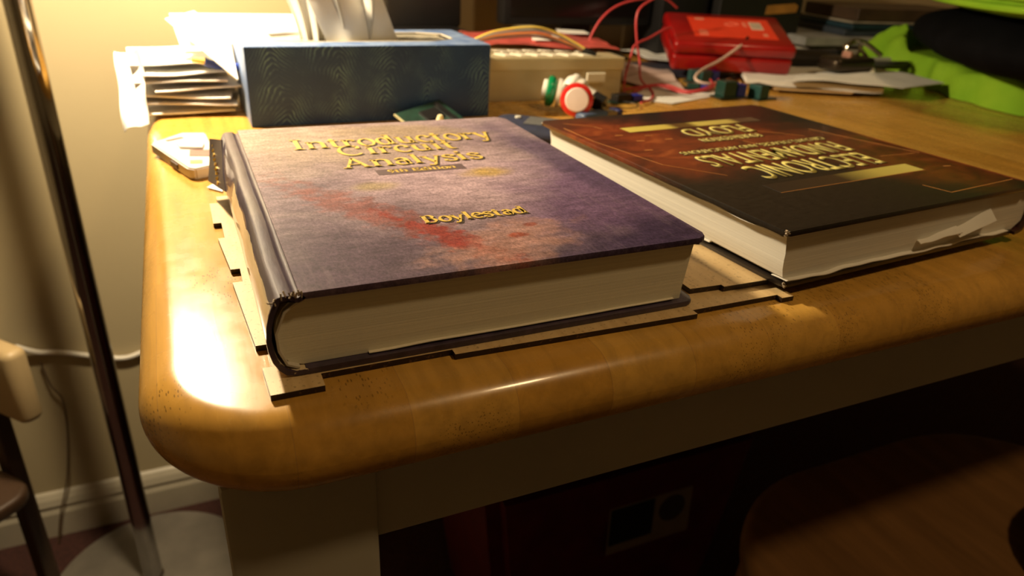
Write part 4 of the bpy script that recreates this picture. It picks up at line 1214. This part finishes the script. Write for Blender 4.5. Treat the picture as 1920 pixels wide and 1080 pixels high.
# ------------------------------------------------------------------ red translucent case
rc = thing('red_case', 'red translucent plastic case with bright red label tipped up on the papers', 'plastic case', (0.607, 0.590, 0.0085))
REDC = mat('red_translucent_plastic', (0.34, 0.006, 0.006), 0.28, trans=0.15, var=0.25, nscale=14, coat=0.3)
# local frame of the case: front-left-bottom corner, width axis, up axis of the front face, depth axis
W3, D3, H3 = 0.166, 0.112, 0.041
Mc = Matrix.Rotation(math.radians(-24.5), 4, 'Z') @ Matrix.Rotation(math.radians(15), 4, 'X')
def case_box(x0, x1, y0, y1, z0, z1, bev, seg=3):
    return box(x0, x1, y0, y1, z0, z1, bev, seg, Mc)
obj('lower_shell', case_box(0, W3, 0, D3, 0, H3 * 0.55, 0.005), REDC, rc, True)
obj('upper_shell', case_box(-0.001, W3 + 0.001, -0.001, D3 + 0.001, H3 * 0.55 + 0.0003, H3, 0.006), REDC, rc, True)
LZ = H3 + 0.0002
lab = obj('label', case_box(0.030, W3 - 0.020, 0.022, D3 - 0.018, LZ, LZ + 0.0004, 0), mat('bright_red_label', (0.85, 0.055, 0.02), 0.4, var=0.06), rc)
PW = mat('label_white_ink', (0.78, 0.60, 0.46), 0.6)
bm = bmesh.new()
add_box(bm, 0.116, 0.133, 0.055, 0.082, LZ + 0.0004, LZ + 0.0006, M=Mc)
obj('barcode_panel', bm, PW, lab)
bm = bmesh.new()
for k in range(7):
    add_box(bm, 0.1175 + k * 0.0022, 0.1175 + k * 0.0022 + (0.0012 if k % 2 else 0.0007), 0.058, 0.079, LZ + 0.0006, LZ + 0.0007, M=Mc)
obj('barcode_bars', bm, mat('grey_bar_ink', (0.25, 0.22, 0.18), 0.6), lab)
bm = bmesh.new()
for a in range(24):
    p0 = (0.090 + 0.010 * math.cos(a * PI / 12), 0.071 + 0.0055 * math.sin(a * PI / 12)); p1 = (0.090 + 0.010 * math.cos((a + 1) * PI / 12), 0.071 + 0.0055 * math.sin((a + 1) * PI / 12))
    add_tube(bm, [Mc @ Vector((*p0, LZ + 0.0006)), Mc @ Vector((*p1, LZ + 0.0006))], 0.0004, 5)
for k in range(5):
    add_box(bm, 0.106, 0.1115, 0.064 + k * 0.0035, 0.066 + k * 0.0035, LZ + 0.0004, LZ + 0.0006, M=Mc)
for k in range(4):
    add_box(bm, 0.037 + 0.002 * (k % 2), 0.050, 0.027 + k * 0.005, 0.0295 + k * 0.005, LZ + 0.0004, LZ + 0.0006, M=Mc)
add_box(bm, 0.040, 0.053, 0.083, 0.090, LZ + 0.0004, LZ + 0.0006, M=Mc)
add_box(bm, 0.128, 0.134, 0.032, 0.041, LZ + 0.0004, LZ + 0.0006, M=Mc)
obj('label_print', bm, mat('label_pale_ink', (0.80, 0.30, 0.20), 0.6), lab)
ww = thing('white_lead', 'curved white wire with dark tip lying across the front of the red case', 'wire', (0.655, 0.545, 0.010))
pw = [(0.0425, 0.0100, 0.0392), (0.0276, 0.0000, 0.0358), (-0.0103, -0.0100, 0.0198), (-0.0441, -0.0200, 0.0105), (-0.0623, -0.0300, 0.0038), (-0.0657, -0.0400, -0.0003), (-0.0545, -0.0480, -0.0025), (-0.0269, -0.0450, -0.0005), (-0.0149, -0.0450, 0.0006)]
obj('insulation', tube(pw, 0.0019, 10, 8), mat('pinkish_white_wire', (0.66, 0.48, 0.40), 0.4), ww, True)
obj('tip', tube([(0.0425, 0.0100, 0.0392), (0.0520, 0.0150, 0.0450)], 0.0023, 10, 2), BLACKP, ww, True)

# papers under and right of the red case
flat_paper('letter_stack', [(0.665, 0.500), (0.820, 0.415), (0.935, 0.520), (0.800, 0.690)], 'thick white letter stack under the red case with curved front edge', 0.0030, 0.0060, 0.0030, 11)
flat_paper('loose_letter', [(0.700, 0.468), (0.830, 0.395), (0.935, 0.415), (0.915, 0.560)], 'white letter curling up in front of the metal key tool', 0.0115, 0.0010, 0.0020, 12, curl=lambda u, v: 0.004 * math.sin(PI * u))
flat_paper('manila_sheet', [(0.690, 0.475), (0.780, 0.428), (0.900, 0.500), (0.800, 0.600)], 'tan sheet showing under the white letters', 0.0008, 0.0014, 0.001, 13, mat('manila_paper', (0.55, 0.36, 0.16), 0.7))

# keys / clip, pens, dark pouch
STEEL = mat('bright_steel', (0.62, 0.56, 0.46), 0.2, 1.0)
kt = thing('key_tool', 'shiny folding metal key tool on the white letters', 'tool', (0.870, 0.500, 0.019))
kt.scale = (1.5, 1.5, 1.5)
obj('body', rounded_slab(-0.045, 0.005, -0.012, 0.016, 0, 0.012, 0.006, 0.004, 5, 3), mat('dark_metal', (0.06, 0.045, 0.03), 0.35, 0.8), kt, True)
obj('lever', tube([(-0.018, 0.010, 0.020), (0.004, 0.012, 0.024), (0.026, 0.004, 0.012)], 0.0022, 10), STEEL, kt, True)
obj('lever', tube([(-0.006, 0.004, 0.020), (0.004, 0.000, 0.010), (0.000, -0.012, 0.002)], 0.0018, 10), STEEL, kt, True)
obj('ball_end', lathe([(0, -0.003), (0.0026, -0.0015), (0.0032, 0), (0.0026, 0.0015), (0, 0.003)], 14, Matrix.Translation((0.000, -0.013, 0.001))), mat('bright_tip', (0.9, 0.85, 0.7), 0.15, 0.9), kt, True)
obj('ring', (lambda b_: add_tube(b_, [(-0.010 + 0.009 * math.cos(a * PI / 10), 0.006, 0.018 + 0.008 * math.sin(a * PI / 10)) for a in range(21)], 0.0014, 8))(bmesh.new()), STEEL, kt, True)
obj('pink_tag', box(-0.026, -0.022, -0.006, 0.004, 0.010, 0.017, 0.001, 2), mat('dull_pink_tag', (0.45, 0.22, 0.16), 0.5), kt)
def pen(loc, rz, ln, r, label, body, capm, grp='pens beside the green cloth'):
    p_ = thing('marker_pen', label, 'pen', loc, (0, 0, math.radians(rz)), grp)
    obj('barrel', lathe([(0, 0), (r * 0.8, 0.0), (r, 0.006), (r, ln), (0, ln)], 18, align((0, 0, 0), (1, 0, 0))), body, p_, True)
    obj('cap', lathe([(0, 0), (r * 1.12, 0), (r * 1.12, 0.016), (r * 0.8, 0.019), (0, 0.019)], 18, align((ln + 0.0002, 0, 0), (1, 0, 0))), capm, p_, True)
    return p_
pen((0.915, 0.530, 0.0190), -4, 0.090, 0.0060, 'grey barrelled pen with dark purple cap beside the key tool', mat('smoky_barrel', (0.10, 0.09, 0.085), 0.3), mat('dark_purple_cap', (0.025, 0.012, 0.06), 0.3))
pen((0.925, 0.560, 0.0200), -4, 0.085, 0.0058, 'pen with white printed label and dark cap, behind the purple capped one', mat('label_white_barrel', (0.50, 0.47, 0.40), 0.4), mat('olive_black_cap', (0.02, 0.02, 0.015), 0.3))
pen((0.870, 0.640, 0.0210), -12, 0.080, 0.0065, 'dark blue-grey pen farther back, behind the metal key tool', mat('slate_barrel', (0.05, 0.05, 0.07), 0.3), BLACKP)
tag(obj('dark_pouch', rounded_slab(-0.050, 0.040, -0.030, 0.030, 0, 0.018, 0.014, 0.008, 6, 4), mat('black_brown_fabric', (0.02, 0.014, 0.01), 0.7), smooth=True, loc=(0.870, 0.600, 0.010), rot=(0, 0, -0.3)), 'dark soft pouch lying right of the red case under the key tool', 'pouch')

# ------------------------------------------------------------------ stacks at the back right
stk = [(1.080, 0.735, 0.000, 0.24, 0.15, -6, (0.40, 0.37, 0.31), 0.022, 'thick white paper block at the bottom of the back right stack'),
       (1.085, 0.735, 0.023, 0.24, 0.14, -9, (0.05, 0.035, 0.025), 0.004, 'dark brown booklet lying on the white paper block in the back right stack'),
       (1.060, 0.738, 0.028, 0.24, 0.14, -5, (0.28, 0.28, 0.27), 0.014, 'grey-white paper pad in the middle of the back right stack'),
       (1.160, 0.735, 0.043, 0.25, 0.14, -9, (0.035, 0.045, 0.060), 0.010, 'dark slate magazine above the grey pad in the back right stack'),
       (1.165, 0.735, 0.054, 0.25, 0.14, -6, (0.012, 0.035, 0.050), 0.008, 'dark teal magazine near the top of the back right stack'),
       (1.175, 0.732, 0.063, 0.26, 0.14, -9, (0.34, 0.30, 0.23), 0.003, 'thin pale leaflet second from the top of the back right stack'),
       (1.180, 0.735, 0.067, 0.26, 0.14, -7, (0.06, 0.035, 0.02), 0.020, 'brown magazine topmost of the back right stack')]
for k, (x, y, z, a, b, g, cc, th, lab_) in enumerate(stk):
    o = obj('magazine' if k not in (0, 2) else 'paper_pad', box(-a / 2, a / 2, -b / 2, b / 2, 0, th, 0.0008, 1), mat('stack_cover_%d' % k, cc, 0.45, var=0.25, nscale=25), None, False, (x, y, z + TT + 0.0005), (0, 0, math.radians(g)))
    tag(o, lab_, 'magazine' if k not in (0, 2) else 'paper pad', 'stack of magazines and pads by the wall')

# green cloth
def cloth():
    bm = bmesh.new()
    nx, ny = 90, 70
    # outline as polar blob round a centre
    cx, cy = 1.140, 0.490
    rings = 44
    seg = 150
    ctrl = {0: 0.20, 30: 0.17, 60: 0.170, 90: 0.160, 115: 0.170, 131: 0.195, 150: 0.175, 165: 0.155, 180: 0.155, 195: 0.190, 207: 0.238, 222: 0.300, 236: 0.330, 255: 0.30, 275: 0.27, 300: 0.24, 330: 0.21, 360: 0.20}
    ks = sorted(ctrl)
    def R(a):
        for p, q in zip(ks[:-1], ks[1:]):
            if p <= a <= q:
                f = (a - p) / (q - p); f = f * f * (3 - 2 * f)
                return ctrl[p] * (1 - f) + ctrl[q] * f
    grid = []
    for j in range(rings + 1):
        row = []
        s = j / rings
        for k in range(seg):
            a = 360 * k / seg
            r = R(a) * s
            x = cx + r * math.cos(math.radians(a)); y = cy + r * math.sin(math.radians(a))
            edge = (1 - s ** 6) ** 0.5 if s < 1 else 0
            v = Vector((x * 9, y * 9, 1.3))
            wq = Vector((x * 5 + 0.8 * mnoise.noise(v), y * 5 + 0.8 * mnoise.noise(v + Vector((5, 1, 2))), 0.4))
            ridge = 1 - abs(mnoise.noise(wq * 1.7)) * 2.2
            ridge2 = 1 - abs(mnoise.noise(wq * 3.6 + Vector((3, 3, 3)))) * 2.4
            z = TT + 0.0008 + edge * (0.054 + 0.016 * ridge + 0.007 * ridge2 + 0.016 * math.cos(math.radians(a - 100)) * s)
            bu, bv = rot2(x - 1.035, y - 0.345, -math.radians(48))
            dd = ((abs(bu) / 0.262) ** 2.6 + (abs(bv) / 0.162) ** 2.6) ** (1 / 2.6) - 1
            z = min(z, 0.036 + max(0.0, dd) * 0.5)
            x += 0.006 * mnoise.noise(Vector((x * 30, y * 30, 7))) * s
            row.append(bm.verts.new((x, y, max(z, TT + 0.0008))))
        grid.append(row)
    for j in range(1, rings):
        for k in range(seg):
            bm.faces.new((grid[j][k], grid[j][(k + 1) % seg], grid[j + 1][(k + 1) % seg], grid[j + 1][k]))
    c0 = grid[0][0]
    for k in range(seg):
        bm.faces.new((c0, grid[1][k], grid[1][(k + 1) % seg]))
    for k in range(1, seg):
        bm.verts.remove(grid[0][k])
    return bm
def lime():
    m, nt, b = new_mat('lime_green_fabric')
    c = ramp(nt, noise(nt, coords(nt), 14, 3), [(0.3, (0.20, 0.42, 0.020)), (0.7, (0.28, 0.50, 0.030))])
    nt.links.new(c, b.inputs['Base Color'])
    b.inputs['Roughness'].default_value = 0.75
    b.inputs['Specular IOR Level'].default_value = 0.1
    bump(nt, b, noise(nt, coords(nt), 600, 3), 0.2, 0.0004)
    return m
LIME = lime()
tag(obj('green_jacket', cloth(), LIME, smooth=True), 'lime green crumpled jacket heaped on the right end of the table', 'jacket')
# black bag with lime trim on top of it
bgt = thing('black_bag', 'black bag with lime green upper panel resting on the green jacket', 'bag', (1.035, 0.345, 0.0370), (0, 0, math.radians(48)))
def pillow(ax, ay, az, z0, p=2.6, seg=48, rings=20):
    bm = bmesh.new()
    g = []
    for j in range(rings + 1):
        ph = -PI / 2 + PI * j / rings
        row = []
        for k in range(seg):
            a = 2 * PI * k / seg
            ca, sa = math.cos(a), math.sin(a)
            q = (abs(ca) ** p + abs(sa) ** p) ** (-1 / p)
            rr = math.cos(ph) ** 0.55 if 0 < j < rings else 0.0
            row.append((ax * ca * q * rr, ay * sa * q * rr, z0 + az * math.sin(ph) + 0.003 * mnoise.noise(Vector((ca * 3, sa * 3, ph)))))
        g.append(row)
    vr = [[bm.verts.new(p_) for p_ in row] if 0 < j < rings else [bm.verts.new(row[0])] for j, row in enumerate(g)]
    for j in range(rings):
        a, b = vr[j], vr[j + 1]
        for k in range(seg):
            k2 = (k + 1) % seg
            if len(a) == 1:
                bm.faces.new((a[0], b[k], b[k2]))
            elif len(b) == 1:
                bm.faces.new((a[k], a[k2], b[0]))
            else:
                bm.faces.new((a[k], a[k2], b[k2], b[k]))
    return bm
obj('black_panel', pillow(0.262, 0.165, 0.036, 0.037), mat('black_fabric', (0.004, 0.004, 0.005), 0.9, var=0.3, spec=0.05), bgt, True)
obj('lime_panel', pillow(0.266, 0.168, 0.024, 0.092), LIME, bgt, True)
bm = bmesh.new()
for rz_ in (0.0, 0.012):
    pts_ = []
    for k in range(61):
        a = 2 * PI * k / 60
        ca, sa = math.cos(a), math.sin(a)
        q = (abs(ca) ** 2.6 + abs(sa) ** 2.6) ** (-1 / 2.6)
        pts_.append((0.273 * ca * q, 0.168 * sa * q, 0.084 + rz_))
    add_tube(bm, pts_, 0.004, 8)
obj('lime_piping', bm, LIME, bgt, True)

# ------------------------------------------------------------------ dark equipment along the wall
mo = thing('computer_monitor', 'black computer monitor standing at the back of the table behind the frosted box', 'monitor', (0.555, 0.775, TT))
obj('screen_housing', box(-0.128, 0.128, -0.012, 0.018, 0.050, 0.300, 0.004), BLACKP, mo, True)
obj('screen', box(-0.118, 0.118, -0.0128, -0.0121, 0.062, 0.290), mat('dark_screen', (0.006, 0.005, 0.005), 0.15), mo)
obj('neck', box(-0.025, 0.025, 0.000, 0.014, 0.006, 0.052), BLACKP, mo)
obj('foot', box(-0.080, 0.080, -0.035, 0.030, 0.0002, 0.006, 0.002), BLACKP, mo)
sk = thing('desk_speaker', 'black box speaker right of the monitor behind the red wires', 'speaker', (0.735, 0.775, TT))
obj('cabinet', box(-0.048, 0.040, -0.035, 0.035, 0.0002, 0.220, 0.003), BLACKP, sk, True)
obj('cone', lathe([(0, 0.0), (0.010, 0.001), (0.026, 0.006), (0.032, 0.007), (0.032, 0.009), (0, 0.009)], 28, align((-0.004, -0.0352, 0.130), (0, 1, 0)) @ Matrix.Translation((0, 0, -0.009))), mat('speaker_rubber', (0.02, 0.02, 0.02), 0.6), sk, True)
ls = thing('black_desk_device', 'black rounded desk device behind the tissue box, in front of a dark panel', 'desk device', (0.305, 0.745, TT))  # black desk device: rounded base with an upright panel
obj('base', rounded_slab(-0.060, 0.066, -0.055, 0.055, 0.0002, 0.048, 0.030, 0.020, 10, 6), BLACKP, ls, True)
obj('panel', box(-0.052, 0.058, 0.020, 0.048, 0.046, 0.200, 0.006), BLACKP, ls, True)
bx = thing('black_carton', 'black carton with orange printed corners behind the red case', 'carton', (0.860, 0.770, TT))
obj('carton_body', box(-0.074, 0.098, -0.045, 0.050, 0.0002, 0.150, 0.001), mat('black_card', (0.010, 0.009, 0.008), 0.5), bx)
ORG = mat('orange_print', (0.42, 0.20, 0.04), 0.5, var=0.3)
obj('orange_print', prism([(-0.070, -0.0001), (-0.052, -0.0001), (-0.050, 0.004), (-0.058, 0.012), (-0.060, 0.030), (-0.070, 0.026)], 0, 0.0006), ORG, bx, loc=(0, -0.0453, 0.040), rot=(PI / 2, 0, 0))
obj('orange_print', prism([(0.020, 0.0), (0.086, 0.004), (0.088, 0.014), (0.080, 0.018), (0.022, 0.014)], 0, 0.0006), ORG, bx, loc=(0, -0.0453, 0.072), rot=(PI / 2, 0, 0))

# ------------------------------------------------------------------ under the table
to = thing('storage_tote', 'dark red plastic tote with a black and white label under the table', 'storage box', (0.420, 0.420, FZ))
bm = bmesh.new()
b0 = [(-0.15, -0.115), (0.15, -0.115), (0.15, 0.115), (-0.15, 0.115)]
b1 = [(-0.195, -0.135), (0.195, -0.135), (0.195, 0.135), (-0.195, 0.135)]
lo1 = [bm.verts.new((x, y, 0.0005)) for x, y in b0]; hi1 = [bm.verts.new((x, y, 0.37)) for x, y in b1]
bm.faces.new(lo1[::-1]); bm.faces.new(hi1)
for k in range(4):
    bm.faces.new((lo1[k], lo1[(k + 1) % 4], hi1[(k + 1) % 4], hi1[k]))
bmesh.ops.bevel(bm, geom=list(bm.edges), offset=0.018, segments=4, affect='EDGES')
obj('tub', bm, mat('dark_red_tub', (0.09, 0.006, 0.005), 0.5, var=0.2), to, True)
obj('lid', rounded_slab(-0.205, 0.205, -0.145, 0.145, 0.371, 0.392, 0.03, 0.008, 6, 4), mat('dark_red_tub', (0.20, 0.012, 0.010), 0.4), to, True)
# label follows the sloping front
ml = Matrix.Translation((0.030, -0.1330, 0.262)) @ Matrix.Rotation(math.radians(3.1) * -1, 4, 'X') @ Matrix.Rotation(PI / 2, 4, 'X')
lab2 = obj('label', box(-0.062, 0.062, -0.036, 0.036, 0, 0.0008, M=ml), mat('dim_white_label', (0.20, 0.16, 0.12), 0.6), to)
obj('black_picture', box(-0.060, 0.004, -0.022, 0.034, 0.0009, 0.0012, M=ml), BLACKP, lab2)
obj('round_picture', lathe([(0, 0), (0.020, 0), (0.020, 0.0004), (0, 0.0004)], 28, ml @ Matrix.Translation((0.032, 0.010, 0.0009))), mat('dark_round_print', (0.04, 0.03, 0.025), 0.5), lab2)

sl = thing('wooden_stool', 'round-cornered wooden stool pushed under the right of the table', 'stool', (0.560, -0.080, FZ))
def seat_wood():
    m, nt, b = new_mat('brown_seat_wood')
    c = ramp(nt, noise(nt, coords(nt, (1, 0.12, 1), (0, 0, math.radians(18))), 60, 5, 0.6), [(0.3, (0.13, 0.060, 0.015)), (0.7, (0.20, 0.095, 0.028))])
    nt.links.new(c, b.inputs['Base Color'])
    b.inputs['Roughness'].default_value = 0.5
    return m
SW = seat_wood()
obj('seat', rounded_slab(-0.215, 0.235, -0.215, 0.215, 0.428, 0.453, 0.15, 0.010, 18, 5), SW, sl, True)
for sx in (-0.15, 0.18):
    for sy in (-0.15, 0.16):
        obj('leg', tube([(sx, sy, 0.428), (sx * 1.12, sy * 1.12, 0.001)], 0.016, 14, 2), SW, sl, True)
for sy in (-0.158, 0.169):
    obj('stretcher', tube([(-0.158, sy, 0.20), (0.190, sy, 0.20)], 0.009, 10, 2), SW, sl, True)
tag(obj('dark_cushion', pillow(0.13, 0.11, 0.028, 0), mat('navy_black_cloth', (0.008, 0.007, 0.014), 0.85), smooth=True, loc=(0.705, -0.105, -0.2705)), 'dark folded cloth lying on the wooden stool at the lower right corner', 'cloth')

# ------------------------------------------------------------------ lift the whole place so the floor is z = 0
for o in list(sc.objects):
    if o.parent is None:
        o.location.z += LIFT
bpy.context.view_layer.update()
